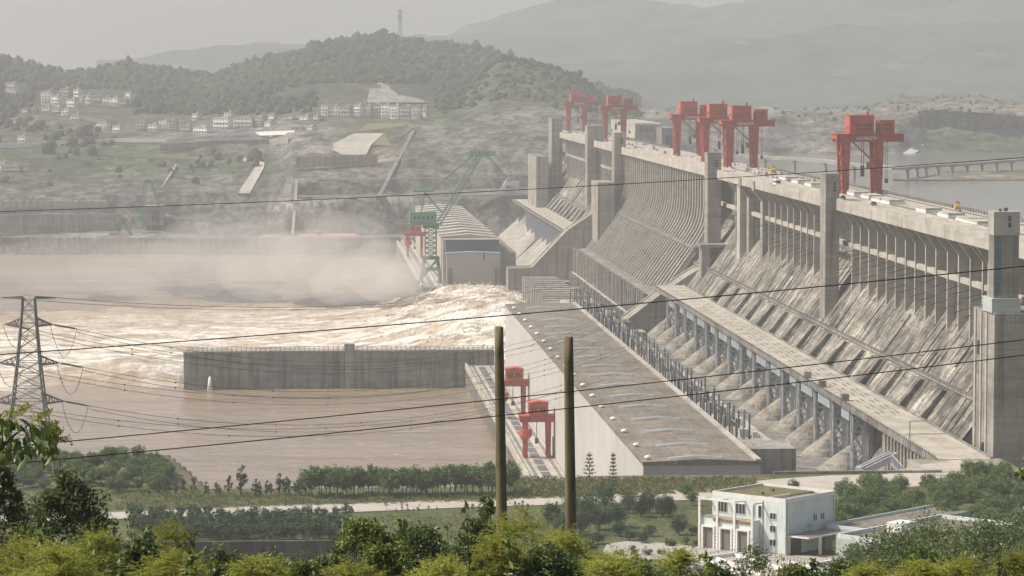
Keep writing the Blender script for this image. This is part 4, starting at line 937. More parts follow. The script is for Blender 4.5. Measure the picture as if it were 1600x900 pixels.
bank_wall('terrace_wall', tab1, [(60, 216), (140, 212), (220, 211)], 3, 'conc_light', 'short pale terrace wall under the hillside village')
bank_wall('terrace_wall', tab1, [(110, 190), (160, 192)], 4, 'white', 'small white terrace wall in the hillside village')
bank_wall('terrace_wall', tab1, [(440, 238), (520, 240)], 8, 'conc', 'grey terrace wall before the pale concrete slope')
bank_wall('terrace_wall', tab1, [(462, 262), (590, 258)], 11, 'conc', 'broad brownish concrete face under the pale concrete slope')
bank_wall('retaining_wall', tab1, [(250, 236), (330, 230), (420, 228), (450, 224)], 7, 'conc', 'lower concrete retaining wall on the far bank slope')
bank_wall('quay_wall', tab1, [(-60, 396), (60, 396), (145, 397)], 15, 'rock', 'rubble faced river wall along the far quay', off=16)
bank_wall('quay_wall', tab1, [(150, 397), (400, 397), (626, 396)], 15, 'conc', 'grey concrete river wall along the far quay', off=17)
bank_wall('bench_wall', tab1, [(-60, 366), (180, 366)], 19, 'conc', 'tall concrete wall behind the far quay', off=8)
gwb = bank_wall('window_wall', tab1, [(-60, 331), (100, 331), (170, 330)], 7, 'conc', 'low wall on the far bank under a row of square blocks', off=8)
for k in range(15):
    x = 10+k*10.9; p = at(x, 319, Y=3005); b = MB().box(-2.4, -2, -3, 2.4, 3, 3.4).box(-1.3, -2.3, -2, 1.3, -1.9, 1.6)
    tag(b.build('square_block', M['conc_light'], origin=p, local=True), '%s small square block on the far bank wall, counted from the village end' % nth(k), 'block', 'square blocks on the far bank wall')
bank_wall('bench_lip', tab1, [(440, 308), (600, 307), (740, 307), (830, 306)], 1.6, 'conc_light', 'pale lip of the lower rock bench on the far cliff', off=10, th=2)
bank_wall('bench_lip', tab1, [(440, 281), (600, 281), (720, 279), (800, 279)], 1.6, 'conc_light', 'pale lip of the upper rock bench on the far cliff', off=9, th=2)
bank_wall('bench_lip', tab1, [(480, 347), (600, 346), (700, 346)], 1.6, 'conc', 'grey lip at the top of the dark lowest cliff', off=9, th=2)
patch('drain_channel', tab1, [(588, 308), (594, 308), (648, 204), (644, 203)], 'conc_dark', 'dark straight drainage channel running down the rock cut', 'channel', 9)
# sheds on the quay
def shed(px0, px1, pyb, pyt, roofm, label, Y=2960, dep=14, wallm='conc', gable=True):
    a = at(px0, pyb, Y=Y); b = at(px1, pyt, Y=Y); h = b.z-a.z; w = b.x-a.x
    t = thing('shed', label, 'shed', a, 'sheds on the far quay')
    MB().box(0, 0, -3, w, dep, h*.5).build('wall', M[wallm], t, local=True)
    (MB().add([(-.6, -1, h*.5), (w+.6, -1, h*.5), (w+.6, dep+1, h*.5), (-.6, dep+1, h*.5), (w*.12, dep/2, h), (w*.88, dep/2, h)], [(0,1,5,4),(1,2,5),(2,3,4,5),(3,0,4),(3,2,1,0)]) if gable
     else MB().box(-.3, -.5, h*.5+.01, w+.3, dep+.5, h)).build('roof', M[roofm], t, local=True)
shed(500, 561, 374, 365, 'pinkroof', 'wide pink roofed shed on the far quay')
shed(465, 498, 374, 366, 'pinkroof', 'narrower pink roofed shed on the far quay')
shed(408, 440, 374, 367, 'rust', 'low ochre roofed shed on the far quay')
shed(575, 600, 374, 368, 'conc', 'grey roofed shed on the far quay near the deck end')
shed(600, 614, 373, 369, 'skyblue', 'pale blue shed at the near end of the far quay')
shed(152, 172, 347, 336, 'blue', 'taller blue shed on the bench behind the far quay', 2990, gable=False)
shed(106, 128, 347, 337, 'conc', 'grey flat roofed shed on the bench behind the far quay', 2990, gable=False)
shed(130, 151, 348, 341, 'blue', 'low blue shed between two taller sheds on the bench', 2990, gable=False)
# tunnel portal
tpx = thing('tunnel_portal', 'arched tunnel portal in a concrete block on the far bank', 'tunnel portal', at(240, 346, Y=2985))
a = at(226, 346, Y=2985); b = at(255, 322, Y=2985); w = b.x-a.x; h = b.z-a.z
MB().box(a.x, 2985, a.z-4, b.x, 3015, b.z).build('wall', M['conc'], tpx)
arch = [(a.x+w*.38, a.z), (a.x+w*.78, a.z)]+[(a.x+w*.58+w*.2*math.cos(u), a.z+h*.55+w*.2*math.sin(u)) for u in np.linspace(0, math.pi, 9)]
MB().prism_y([(x, z) for x, z in arch], 2983.5, 2984.98).build('opening', M['navy'], tpx)
def small_crane(label, pts, pyb, px, Y):
    t = thing('site_crane', label, 'crane', at(px, pyb, Y=Y), 'hazy green cranes on the far quay')
    g = lambda x, y: at(x, y, Y=Y); b = MB()
    for (x0, y0), (x1, y1), w in pts: lattice(b, g(x0, y0), g(x1, y1), w, w, 7, .7, False)
    b.build('lattice_boom', M['green'], t)
    a = g(px-7, pyb); c = g(px+9, pyb-9); MB().box(a.x, Y-4, a.z, c.x, Y+4, c.z).build('machinery_house', M['green'], t)
small_crane('hazy green crane with a peaked boom in front of the tunnel portal', [((220, 335), (228, 282), 3), ((228, 282), (236, 284), 2.5), ((236, 284), (249, 320), 2.2)], 345, 222, 2970)
small_crane('hazy green crane crouching on the far quay edge', [((183, 362), (190, 340), 3), ((190, 340), (206, 368), 2.5), ((190, 350), (198, 342), 2)], 372, 178, 2950)

# ---------------------------------------------------------------- village
def house(px, pyb, pyt, w_px, label, tab=None, fl=3, mat='white', turn=0, dep=10, col_m='white'):
    Y = draped(tab or tab1, px, pyb)-10
    a = at(px, pyb, Y=Y); c = at(px+w_px, pyt, Y=Y); w = c.x-a.x; h = c.z-a.z
    t = thing('village_house', label, 'house', a, 'white houses on the far bank', math.radians(turn))
    MB().box(0, 0, -6, w, dep, h).build('wall', M[mat], t, local=True)
    MB().box(-.4, -.5, h+.01, w+.4, dep+.4, h+.7).box(w*.55, dep*.3, h+.71, w*.85, dep*.8, h+2.6).build('roof', M['conc_light'], t, local=True)
    n = max(2, int(w/3.6)); fh = h/fl
    for f in range(fl):
        for k in range(n):
            x = w*(k+.5)/n; z = f*fh+fh*.35
            MB().box(x-.6, -.12, z, x+.6, .1, z+fh*.36).build('window', M['dark'], t, local=True)
    if fl > 1:
        b = MB()
        for f in range(1, fl): b.box(-.2, -1.2, f*fh-.2, w+.2, -.13, f*fh+.1)
        b.build('balcony', M['white'], t, local=True)
HS = [(502,185,164,11,4),(513,185,166,16,3),(532,186,167,16,3),(552,184,165,14,4),(567,184,165,12,4),(580,184,163,14,4),(595,184,163,14,4),(610,184,165,14,4),(626,184,167,16,3),(643,183,167,14,3),(659,176,167,7,2),
      (434,195,186,30,2),(468,195,182,16,3),(485,194,182,14,3),(500,194,186,4,2),
      (333,204,184,28,3),(365,202,184,30,3),(396,201,183,16,4),(302,209,199,28,2),(413,203,191,12,2),
      (212,205,190,15,3),(229,205,195,18,2),(248,203,189,14,4),(263,205,188,12,4),
      (64,162,144,16,4),(80,166,150,14,3),(94,158,139,16,4),(105,172,156,14,3),(112,156,140,14,3),(120,165,152,12,3),(134,158,148,12,2),(133,168,148,8,3),(146,162,150,12,2),(160,164,152,12,2),(172,166,153,14,2),(186,168,155,12,2),(196,160,145,10,3),
      (66,178,166,12,2),(82,180,168,14,2),(96,184,170,12,3),(34,180,170,9,2),(46,180,171,8,2),(9,139,130,16,2),(0,268,255,8,2),(2,270,260,30,2),(28,224,212,12,2),(110,190,180,14,2),(70,150,142,12,2)]
HS += [(150,204,192,18,3),(176,208,197,14,2),(282,207,197,16,2),(350,186,176,12,2),(420,190,180,10,2),(455,207,199,18,2),(478,206,198,12,2),(300,188,178,10,2),(18,196,186,10,2),(44,200,191,12,2)]
used = {}
for i, (px, b, t_, w, fl) in enumerate(HS):
    if px >= 500: where = 'house of the long white row below the bare rock scar'
    elif px >= 430: where = 'low white building to the near side of the rock scar row'
    elif px >= 300: where = 'grey white block above the pale retaining wall'
    elif px >= 200: where = 'white house standing apart between the two village clusters'
    elif px >= 60: where = 'small house of the hillside village cluster under the forest'
    else: where = 'lone pale building at the edge of the far hillside'
    k = used.get(where, 0); used[where] = k+1
    house(px, b, t_, w, '%s %s, from the left' % (nth(k), where), fl=fl, mat=('white', 'white', 'conc_light')[i % 3], turn=random.uniform(-42, -14))
# radio mast
rm = thing('radio_mast', 'slim lattice radio mast on the forested hilltop', 'mast', at(625, 66, Y=4500))
a = at(625, 66, Y=4500); b_ = at(625, 16, Y=4500)
lattice(MB(), a, b_, 6.0, 2.2, 9, .6).build('tower', M['lattice'], rm)
MB().bar(b_, b_+Vector((0, 0, 7)), .5).build('antenna', M['lattice'], rm)
for y in (18, 25, 30): q = at(625, y, Y=4500); MB().box(q.x-3, 4497, q.z-.5, q.x+3, 4503, q.z+.6).build('platform', M['lattice'], rm)

# ---------------------------------------------------------------- reservoir side
def viaduct(label, pts, zd, npier, w, piers_px):
    q = [at(x, y, Z=zd) for x, y in pts]; t = thing('viaduct', label, 'bridge', q[0]); b = MB(); r = MB()
    for a, c in zip(q, q[1:]): b.bar(a-Vector((0, 0, .9)), c-Vector((0, 0, .9)), w, 1.8); r.bar(a+Vector((0, -w*.45, 1)), c+Vector((0, -w*.45, 1)), .5, .9)
    b.build('deck', M['conc'], t); r.build('parapet', M['conc_light'], t)
    for x in piers_px:
        y = np.interp(x, [p[0] for p in pts], [p[1] for p in pts]); p = at(x, y, Z=zd)
        MB().box(p.x-1.2, p.y-1.5, 146, p.x+1.2, p.y+1.5, zd-2.6).box(p.x-2.6, p.y-4, zd-2.59, p.x+2.6, p.y+4, zd-1.85).build('pier', M['conc_light'], t)
viaduct('low curved viaduct crossing the reservoir behind the crest cranes', [(1150, 242), (1200, 246), (1270, 249), (1337, 257), (1400, 262)], 161, 0, 8, (1196, 1242, 1290, 1335))
viaduct('low road bridge on pale piers along the far reservoir shore', [(1400, 262), (1433, 259), (1510, 255), (1560, 251), (1640, 245)], 160, 0, 8, (1418, 1433, 1447, 1466, 1488, 1511, 1534, 1557, 1580, 1605))
# cofferdam wall and hall behind the crest
cf = thing('cofferdam', 'pale ribbed cofferdam wall standing behind the dam crest', 'cofferdam', at(1010, 222, Y=2950))
a = at(992, 224, Y=2950); b = at(1036, 192, Y=2950)
MB().box(a.x, 2950, 150, b.x, 3180, b.z-8).build('wall', M['conc_light'], cf)
w = MB()
for k in range(9): w.box(a.x+k*(b.x-a.x)/9, 2948, b.z-7.99, a.x+(k+.5)*(b.x-a.x)/9, 3180, b.z)
w.build('rib', M['conc_light'], cf)
a = at(1034, 245, Y=2900); b = at(1060, 200, Y=2900)
MB().box(a.x, 2900, 150, b.x, 3150, b.z).build('end_block', M['conc_dark'], cf)
MB().box(a.x+3, 2899, a.z+4, b.x-4, 2899.9, b.z-7).build('opening', M['navy'], cf)
lh = thing('long_hall', 'long pale blue roofed hall on the embankment behind the cranes', 'hall', at(1160, 180, Y=3900))
a = at(1090, 179, Y=3900); b = at(1240, 173, Y=3900)
MB().box(a.x, 3900, a.z-6, b.x, 3930, b.z-1.5).build('wall', M['white'], lh)
MB().box(a.x-1, 3898, b.z-1.49, b.x+1, 3932, b.z+.5).build('roof', M['skyblue'], lh)
patch('dumped_sheet', tab4, [(1402, 246), (1422, 232), (1440, 224), (1446, 228), (1428, 240), (1414, 248)], 'steel_light', 'pale blue grey spoil heap on the far reservoir shore', 'spoil heap', 10, 6, 'structure')
# ================================================================ NEAR GROUND
def gz(X, Y):
    X = np.asarray(X, float); Y = np.asarray(Y, float)
    slope = np.interp(Y, [-60, 0, 76, 150, 300, 500, 645, 700], [246, 239, 226.5, 211, 186, 152, 122, 119.9])
    basin = np.interp(Y, [-60, 0, 76, 150, 300, 500, 640, 660, 801, 803], [246, 239, 226.5, 211, 186, 152, 118, 112, 112, 119.9])
    k = np.clip((X-12)/10, 0, 1); z = basin*(1-k)+slope*k
    rim = np.interp(X, [-200, -42, -27, 40, 85, 400], [985, 985, 904, 904, 927, 929])
    low = np.where(X > 141, np.where((X > 186) & (X < 219), np.where(Y > 961, 95, 119.9), 95.), 62.)
    run = np.where(X > 141, 4., 85.)
    k = np.clip((Y-rim)/run, 0, 1); k = np.where((X > 186) & (X < 219), np.clip((Y-958)/3, 0, 1), k)
    z = z*(1-k)+np.minimum(low, z)*k
    bump = 2.6*np.exp(-((X+62)/22.)**2-((Y-935)/38.)**2)
    far = np.clip((700-Y)/100, 0, 1)*.9*fbm(X*.06, Y*.06, 5)
    return z+bump*np.where(X < 0, 1, 0)+far
xs = np.concatenate([np.linspace(-420, -110, 14), np.linspace(-104, 250, 178), np.linspace(260, 420, 6)])
ys = np.concatenate([np.linspace(-60, 640, 60), np.linspace(644, 790, 24), np.linspace(794, 810, 9), np.linspace(814, 898, 18), np.linspace(900, 1000, 51), np.linspace(1010, 1120, 8)])
XX, YY = np.meshgrid(xs, ys); ZZ = gz(XX, YY)
idx = np.arange(XX.size).reshape(XX.shape)
q = np.stack([idx[:-1, :-1], idx[:-1, 1:], idx[1:, 1:], idx[1:, :-1]], -1).reshape(-1, 4)
me = np_mesh('ground', np.stack([XX, YY, ZZ], -1).reshape(-1, 3), q)
C = np.zeros((XX.size, 4), np.float32); C[:] = (.1, .12, .042, 1)
Cx = C.reshape(*XX.shape, 4)
Cx[(XX > 139) & (YY > 926)] = (.34, .31, .26, 1)
Cx[(YY > 905) & (XX < 139)] = (.16, .15, .085, 1)
Cx[YY < 690] = (.05, .065, .025, 1)
Cx[(XX < 14) & (YY < 801)] = (.075, .085, .045, 1)
me.color_attributes.new('Col', 'FLOAT_COLOR', 'POINT').data.foreach_set('color', C.ravel())
tag(link_mesh('ground', me, M['ground']), kind='structure')
tag(link_mesh('valley_floor', np_mesh('valley_floor', [(-6000, 1100, 46), (6000, 1100, 46), (6000, 11900, 46), (-6000, 11900, 46)], [(0, 1, 2, 3)]), M['rock']), kind='structure')
GZ = 119.93
def sheet(name, up_, lo_, m, z):
    b = MB(); U = [at(x, y, Z=z) for x, y in up_]; L_ = [at(x, y, Z=z) for x, y in lo_]; n = len(U)
    b.add(U+L_, [(i, i+1, n+i+1, n+i) for i in range(n-1)])
    return tag(b.build(name, M[m]), kind='structure')
ru = [(-60, 806), (100, 803), (200, 799), (300, 796), (400, 791), (560, 786.5), (760, 780), (940, 774), (1010, 768), (1095, 763)]
rl = [(-60, 818), (100, 815), (200, 811), (300, 807.5), (400, 803.5), (560, 800.5), (760, 792), (940, 787.5), (1010, 784.5), (1095, 781)]
sheet('road', ru, rl, 'road', GZ+.012)
sheet('plaza', [(1095, 763), (1160, 754), (1215, 748), (1300, 742.5), (1400, 740.5), (1440, 741)], [(1095, 781), (1160, 779), (1215, 775), (1300, 768), (1400, 762), (1560, 752)], 'road', GZ+.008)
k = MB()
for L_ in (ru, rl):
    p = [at(x, y, Z=GZ) for x, y in L_]
    for a, c in zip(p, p[1:]): k.bar(a+Vector((0, 0, .05)), c+Vector((0, 0, .05)), .35, .26)
tag(k.build('road_kerb', M['paving']), kind='structure')
sheet('trestle_approach', [(1385, 741), (1400, 735), (1432, 727), (1500, 718)], [(1390, 744), (1440, 743.5), (1470, 743), (1520, 742)], 'deckc', GZ+.02)
M['wall_stain'] = surf('mossy_stained_wall', (.12, .11, .09), layers=[((.3,.3,.03),.45,.45,.62,.9), ((.2,.2,.2),(.075,.085,.04),.48,.62,.8)], bump=.1)
# retaining edge of the plaza above the cone pits
tag(MB().box(141, 926.2, 99, 192, 927.2, 120.7).build('retaining_wall', M['conc'], origin=(166, 926, 100)), 'low concrete edge wall between the pale plaza and the cone pits', 'wall')
tag(MB().box(-60, 800, 108, 10.5, 801.8, 120.2).build('retaining_wall', M['wall_stain'], origin=(-25, 801, 110)), 'dark stained retaining wall below the plantation terrace', 'wall')
# ================================================================ PLANTS
def leaf_cloud(cent, rad, n_per, size, rng, aspect=2.2, flat=.0, droop=0.):
    """diamond leaves, folded along the midrib, scattered about clump centres"""
    cent = np.asarray(cent, float); rad = np.asarray(rad, float); k = len(cent); n = k*n_per
    d = rng.normal(size=(n, 3)); d /= np.linalg.norm(d, axis=1)[:, None]
    r = rng.random(n)**.45
    P = np.repeat(cent, n_per, 0)+d*(r*np.repeat(rad, n_per))[:, None]
    ax = d*.7+rng.normal(size=(n, 3))*.7; ax[:, 2] = ax[:, 2]*(1-flat)-droop; ax /= np.linalg.norm(ax, axis=1)[:, None]
    sd = np.cross(ax, rng.normal(size=(n, 3))+np.array([0, 0, 1.2])); sd /= np.linalg.norm(sd, axis=1)[:, None]+1e-9
    nn = np.cross(ax, sd); s = (size*rng.uniform(.65, 1.3, n))[:, None]
    A = P-ax*s*.5; T = P+ax*s*.5; Lf = P+sd*s*.5/aspect+nn*s*.1; Rg = P-sd*s*.5/aspect+nn*s*.1
    V = np.stack([A, Rg, T, Lf], 1).reshape(-1, 3)
    return V, np.arange(n*4).reshape(n, 4)
def crown_mesh(h, w, trunk, clumps, n_per, size, seed, shape='round', aspect=1.8):
    rng = np.random.default_rng(seed); c = []; rd = []
    for i in range(clumps):
        if shape == 'round':
            d = rng.normal(size=3); d /= np.linalg.norm(d); r = rng.random()**.4
            p = np.array([d[0]*w/2*r, d[1]*w/2*r, trunk+(h-trunk)*(.48+.5*d[2]*r)]); q = w*rng.uniform(.13, .24)
        elif shape == 'column':
            u = rng.random(); rr = w/2*(1-.75*abs(u-.3))*rng.random()**.5; a = rng.random()*6.28
            p = np.array([rr*math.cos(a), rr*math.sin(a), trunk+(h-trunk)*u]); q = w*rng.uniform(.16, .28)
        else:  # spreading, umbrella-like
            a = rng.random()*6.28; rr = w/2*rng.random()**.55
            p = np.array([rr*math.cos(a), rr*math.sin(a), trunk+(h-trunk)*(.35+.6*(1-(rr/(w/2))**2)*rng.uniform(.45, 1))]); q = w*rng.uniform(.09, .17)
        c.append(p); rd.append(q)
    V, Fq = leaf_cloud(c, rd, n_per, size, rng, aspect, flat=.3)
    return np_mesh('crown', V, Fq), c
def make_tree(name, h, w, trunk, mat, seed, clumps=26, n_per=26, size=.55, shape='round', label='', cat='tree', group=None, aspect=1.8):
    t = thing(name, label, cat, (0, 0, -500), group)
    me, c = crown_mesh(h, w, trunk, clumps, n_per, size, seed, shape, aspect)
    link_mesh('crown', me, M[mat], t); b = MB(); rnd = random.Random(seed)
    top = (rnd.uniform(-.1, .1)*w, rnd.uniform(-.1, .1)*w, trunk+(h-trunk)*.7)
    b.path([(0, 0, -.4), (rnd.uniform(-.1, .1), 0, trunk*.6), top], [h*.022, h*.018, h*.006], 6)
    for p in c[::max(1, len(c)//7)]:
        b.path([(top[0]*.4, top[1]*.4, trunk*.8+(h-trunk)*.1), tuple(p)], [h*.01, h*.003], 5)
    b.build('trunk', M['bark'], t, local=True)
    return t
PROT = {}
def proto(key, *a, **kw):
    PROT[key] = [make_tree(*a[:1], *a[1:5], seed=100*len(PROT)+s+1, **kw) for s in range(4)]
    PROT[key] = [(t, family(t)) for t in PROT[key]]
USED = set()
def plant(key, X, Y, label, h, group, w=None, z=None, ref=None):
    t, kids = PROT[key][random.randrange(4)]
    z = float(gz(X, Y)) if z is None else z
    base = ref or t['h0'] if 'h0' in t else ref
    s = h/REF[key]; sw = s*(w or 1)
    if t not in USED:
        USED.add(t); t['label'] = label; t['group'] = group; t.location = (X, Y, z); t.scale = (sw, sw, s); t.rotation_euler = (0, 0, random.uniform(0, 6.28)); return t
    c = copy_thing(t, label, (X, Y, z), random.uniform(0, 6.28), (sw, sw, s), kids); c['group'] = group
    return c
REF = {'plant': 6.5, 'dark': 5., 'pop': 4.5, 'gard': 7., 'belt': 7., 'shrub': 2., 'sap': 3., 'big': 13.}
proto('plant', 'plantation_tree', 6.5, 4.4, 2.3, 'leaf_mid', clumps=38, n_per=30, size=.52)
proto('dark', 'plantation_tree', 5., 3.6, 1.2, 'leaf_dark', clumps=26, n_per=22, size=.55)
proto('pop', 'young_tree', 4.5, 1.9, 1.1, 'leaf_dark', clumps=16, n_per=20, size=.45, shape='column')
proto('gard', 'garden_tree', 7., 6.2, .9, 'leaf_dark', clumps=60, n_per=48, size=.46)
proto('belt', 'broadleaf_tree', 7., 6.0, 1.6, 'leaf_mid', clumps=56, n_per=46, size=.5)
proto('shrub', 'garden_shrub', 2., 2.4, .0, 'leaf_dark', clumps=20, n_per=30, size=.3, cat='shrub')
proto('sap', 'sapling', 3., 1.2, 1.2, 'leaf_mid', clumps=7, n_per=16, size=.35, shape='column')
proto('big', 'acacia_tree', 13., 14., 3., 'leaf_fg', clumps=200, n_per=70, size=.42, shape='spread', aspect=2.6)
def on_plateau(px, py): return at(px, py, Z=119.9)
# thin line of young trees on the river rim
rim = [(232, 776, 2.4), (247, 776, 4), (260, 776, 4.3), (275, 776, 4.2), (287, 776, 4.6), (303, 775, 4.8), (322, 776, 4), (338, 776, 3.6), (343, 775, 3), (357, 775, 5.2), (377, 775, 8.2), (399, 775, 4.5), (405, 776, 4), (417, 775, 4.2), (424, 775, 3.4), (437, 774, 6), (446, 774, 5), (452, 774, 4.4), (463, 774, 5.4), (470, 774, 4.8), (478, 774, 4.6)]
for i, (x, y, h) in enumerate(rim):
    p = on_plateau(x, y); plant('pop', p.x, p.y, 'thin young tree of the sparse line on the river rim, %s from the pylon end' % nth(i), h*1.05, 'sparse young trees on the river rim')
for i in range(56):
    x = 484+i*5.75+random.uniform(-3, 3); y = 776+random.uniform(-3, 4)-(x-480)*.012; p = on_plateau(x, y)
    plant('plant', p.x, min(p.y, 902), 'green tree of the dense rim row between sparse young trees and wooden pole, %s along' % nth(i), random.uniform(6.2, 8.6)*(1.12 if x > 690 else 1), 'dense tree row on the river rim')
# dark plantation below the road
for i in range(112):
    r = i % 5; k = i//5
    x = 205+k*15.2+r*3+random.uniform(-4, 4); y = 812+r*9.5+random.uniform(-2, 3)
    if x > 545 or y > 852: y = 838; x = min(x, 540)
    if x < 290 and y > 835: y -= 18
    p = on_plateau(x, y)
    plant('dark', p.x, max(p.y, 804), 'dark bluish plantation tree below the road, %s tree of row %s counted from the pylon' % (nth(k), ONES[r]), random.uniform(3.2, 4.8), 'dark plantation below the road')
for i in range(26):
    x = random.choice((random.uniform(600, 760), random.uniform(800, 890))); y = random.uniform(796, 806); p = on_plateau(x, y)
    plant('sap', p.x, p.y, 'small sapling on the verge of the pale road near the wooden poles', random.uniform(1.6, 3), 'saplings along the road verge')
# wooded knoll at the river by the pylon
for i in range(150):
    X = random.uniform(-98, -40); Y = random.uniform(892, 955)
    plant('belt', X, Y, 'bushy green tree crowded on the wooded knoll behind the pylon', random.uniform(3.2, 5.6), 'trees on the wooded knoll')
# garden
for i, (x, y, h, w) in enumerate([(893, 806, 6.5, .9), (918, 812, 7.6, 1), (945, 796, 7.2, 1), (962, 824, 6.8, 1), (938, 828, 7, 1), (907, 836, 6.5, 1), (982, 802, 6, .9), (1001, 808, 6.2, .9), (1015, 802, 6.4, .9), (1036, 808, 6, .9), (1046, 806, 5.5, .8), (1061, 836, 5.6, .9), (985, 845, 3.4, 1.2), (1004, 848, 3, 1.2), (1015, 838, 3.2, 1.1), (966, 838, 4.2, 1.1), (880, 838, 6.5, 1), (862, 820, 6, 1), (935, 850, 3.2, 1.2), (923, 866, 5, 1), (905, 872, 5, 1)]):
    p = on_plateau(x, y); plant('gard', p.x, p.y, 'dark rounded garden tree between rear pole and white building, %s in the clump' % nth(i), h, 'garden trees beside the white building', w)
for i, (x, y, h) in enumerate([(968, 868, 2.1), (990, 867, 2.3), (1011, 867, 2.1), (1033, 866, 1.8), (1045, 853, 2.2), (1083, 832, 2.4), (1090, 852, 2.2), (1072, 850, 1.8), (1054, 852, 1.4)]):
    p = on_plateau(x, y); plant('shrub', p.x, p.y, 'clipped round shrub at the edge of the paved garden circle, %s from the rear pole' % nth(i), h, 'clipped garden shrubs')
for i, (x, y, h) in enumerate([(478, 892, 6.5), (506, 890, 6), (455, 893, 5), (532, 884, 6.5), (310, 880, 4.2), (338, 886, 4)]):
    p = at(x, y, Z=112); plant('gard', p.x, min(p.y, 797), 'rounded tree standing below the dark retaining wall, %s of six' % nth(i), h, 'trees below the dark retaining wall', .8)
# tree belt behind the low building
for i in range(100):
    x = random.uniform(1306, 1620); y = random.uniform(770, 838)
    if x > 1480: y = random.uniform(752, 838)
    p = on_plateau(x, y); plant('belt', p.x, p.y, 'green tree of the belt between the pale plaza and the low flat roofed building', random.uniform(4.6, 7.2), 'tree belt behind the low building')
for i, (x, y) in enumerate([(1316, 872), (1334, 884), (1345, 874), (1240, 772), (1072, 778), (1082, 790)]):
    p = on_plateau(x, y); plant('belt', p.x, p.y, 'small leafy tree standing close to the white building, %s of six' % nth(i), 4.2 if i > 2 else 5.5, 'small trees close to the white building')
for i, (x, ytop, Y, h) in enumerate([(1392, 826, 330, 13), (1452, 806, 345, 14.5), (1535, 812, 335, 14), (1610, 800, 350, 15), (1640, 838, 290, 12)]):
    p = at(x, ytop, Y=Y); plant('big', p.x, p.y, 'broad dark crowned tree rising before the low building, %s from the white building' % nth(i), h, 'broad trees before the low building', z=p.z-h)
# whorled young conifers on the rim
for x, y, h, lab in ((921, 752, 8.4, 'bare whorled young conifer before the blank powerhouse wall, with even tiers'), (958, 776, 12.5, 'taller tufted young conifer before the powerhouse wall, with ragged tiers')):
    p = on_plateau(x, y); t = thing('young_conifer', lab, 'tree', p); b = MB().path([(0, 0, -.3), (0, 0, h)], [.14, .04], 6); rng = np.random.default_rng(int(x)); c = []; rd = []
    n = 6 if x < 940 else 9
    for k in range(n):
        z = h*(.25+.75*k/n); L_ = (1.7-1.2*k/n)*(1 if x < 940 else .75)
        for j in range(5):
            a = j*1.257+k*.6; e = (L_*math.cos(a), L_*math.sin(a), z+.45); b.path([(0, 0, z), e], [.07, .03], 4); c += [e, (e[0]*.6, e[1]*.6, z+.3)]; rd += [.42, .3]
    c.append((0, 0, h)); rd.append(.4)
    V, Fq = leaf_cloud(c, rd, 22, .35, rng, 3); link_mesh('foliage', np_mesh('foliage', V, Fq), M['leaf_dark'], t)
    b.build('trunk', M['bark'], t, local=True)
# weeds and grass
def weeds(name, n, region, mat, size, hmin, hmax, label, seed, clump=.8):
    rng = np.random.default_rng(seed); c = []
    for i in range(n):
        x, y = region(rng); p = on_plateau(x, y); c.append((p.x, p.y, gz(p.x, p.y)+rng.uniform(hmin, hmax)))
    V, Fq = leaf_cloud(c, np.full(len(c), clump), 14, size, rng, 2.5, droop=-.4)
    tag(link_mesh(name, np_mesh(name, V, Fq), M[mat]), label, 'weeds', kind='stuff')
weeds('tall_weeds', 1500, lambda g: (lambda x: (x, g.uniform(749, 781-(x-800)*.035)))(g.uniform(800, 1180)), 'leaf_bright', .7, .1, .9, 'yellow green tall weeds along the river rim', 1)
weeds('rim_grass', 1100, lambda g: (lambda x: (x, g.uniform(771, 797-(x-200)*.024)))(g.uniform(180, 800)), 'leaf_bright', .6, 0, .45, 'bright grass on the river rim', 2)
weeds('rough_grass', 1500, lambda g: (g.uniform(240, 900), g.uniform(806, 850)), 'leaf_bright', .5, 0, .35, 'rough grass below the road', 3)
weeds('lawn_tufts', 900, lambda g: (lambda x, y: (x, y) if not (936 < x < 1092 and y > 840) else (x-40, y-45))(g.uniform(890, 1110), g.uniform(790, 860)), 'leaf_bright', .4, -.1, .1, 'lawn in the garden by the white building', 4)
weeds('wall_creeper', 420, lambda g: (g.uniform(200, 560), 845+g.normal()*3), 'leaf_mid', .55, -4.5, .5, 'creeper hanging over the dark retaining wall', 7, 1.0)
weeds('dark_undergrowth', 900, lambda g: (g.uniform(205, 545), g.uniform(815, 850)), 'leaf_dark', .6, 0, 1.3, 'dark undergrowth between the plantation trees', 6, 1.1)
c = on_plateau(1012, 862)
pts = [on_plateau(x, y) for x, y in ((942, 862), (948, 850), (985, 845), (1030, 848), (1080, 853), (1084, 866), (1040, 874), (960, 874))]
tag(MB().add([(p.x, p.y, GZ+.02) for p in pts], [tuple(range(8))]).build('garden_paving', M['paving']), kind='structure')
sheet('forecourt', [(1060, 868), (1095, 851), (1160, 858), (1235, 868), (1330, 868)], [(1040, 925), (1100, 925), (1160, 925), (1260, 925), (1340, 925)], 'paving', GZ+.03)

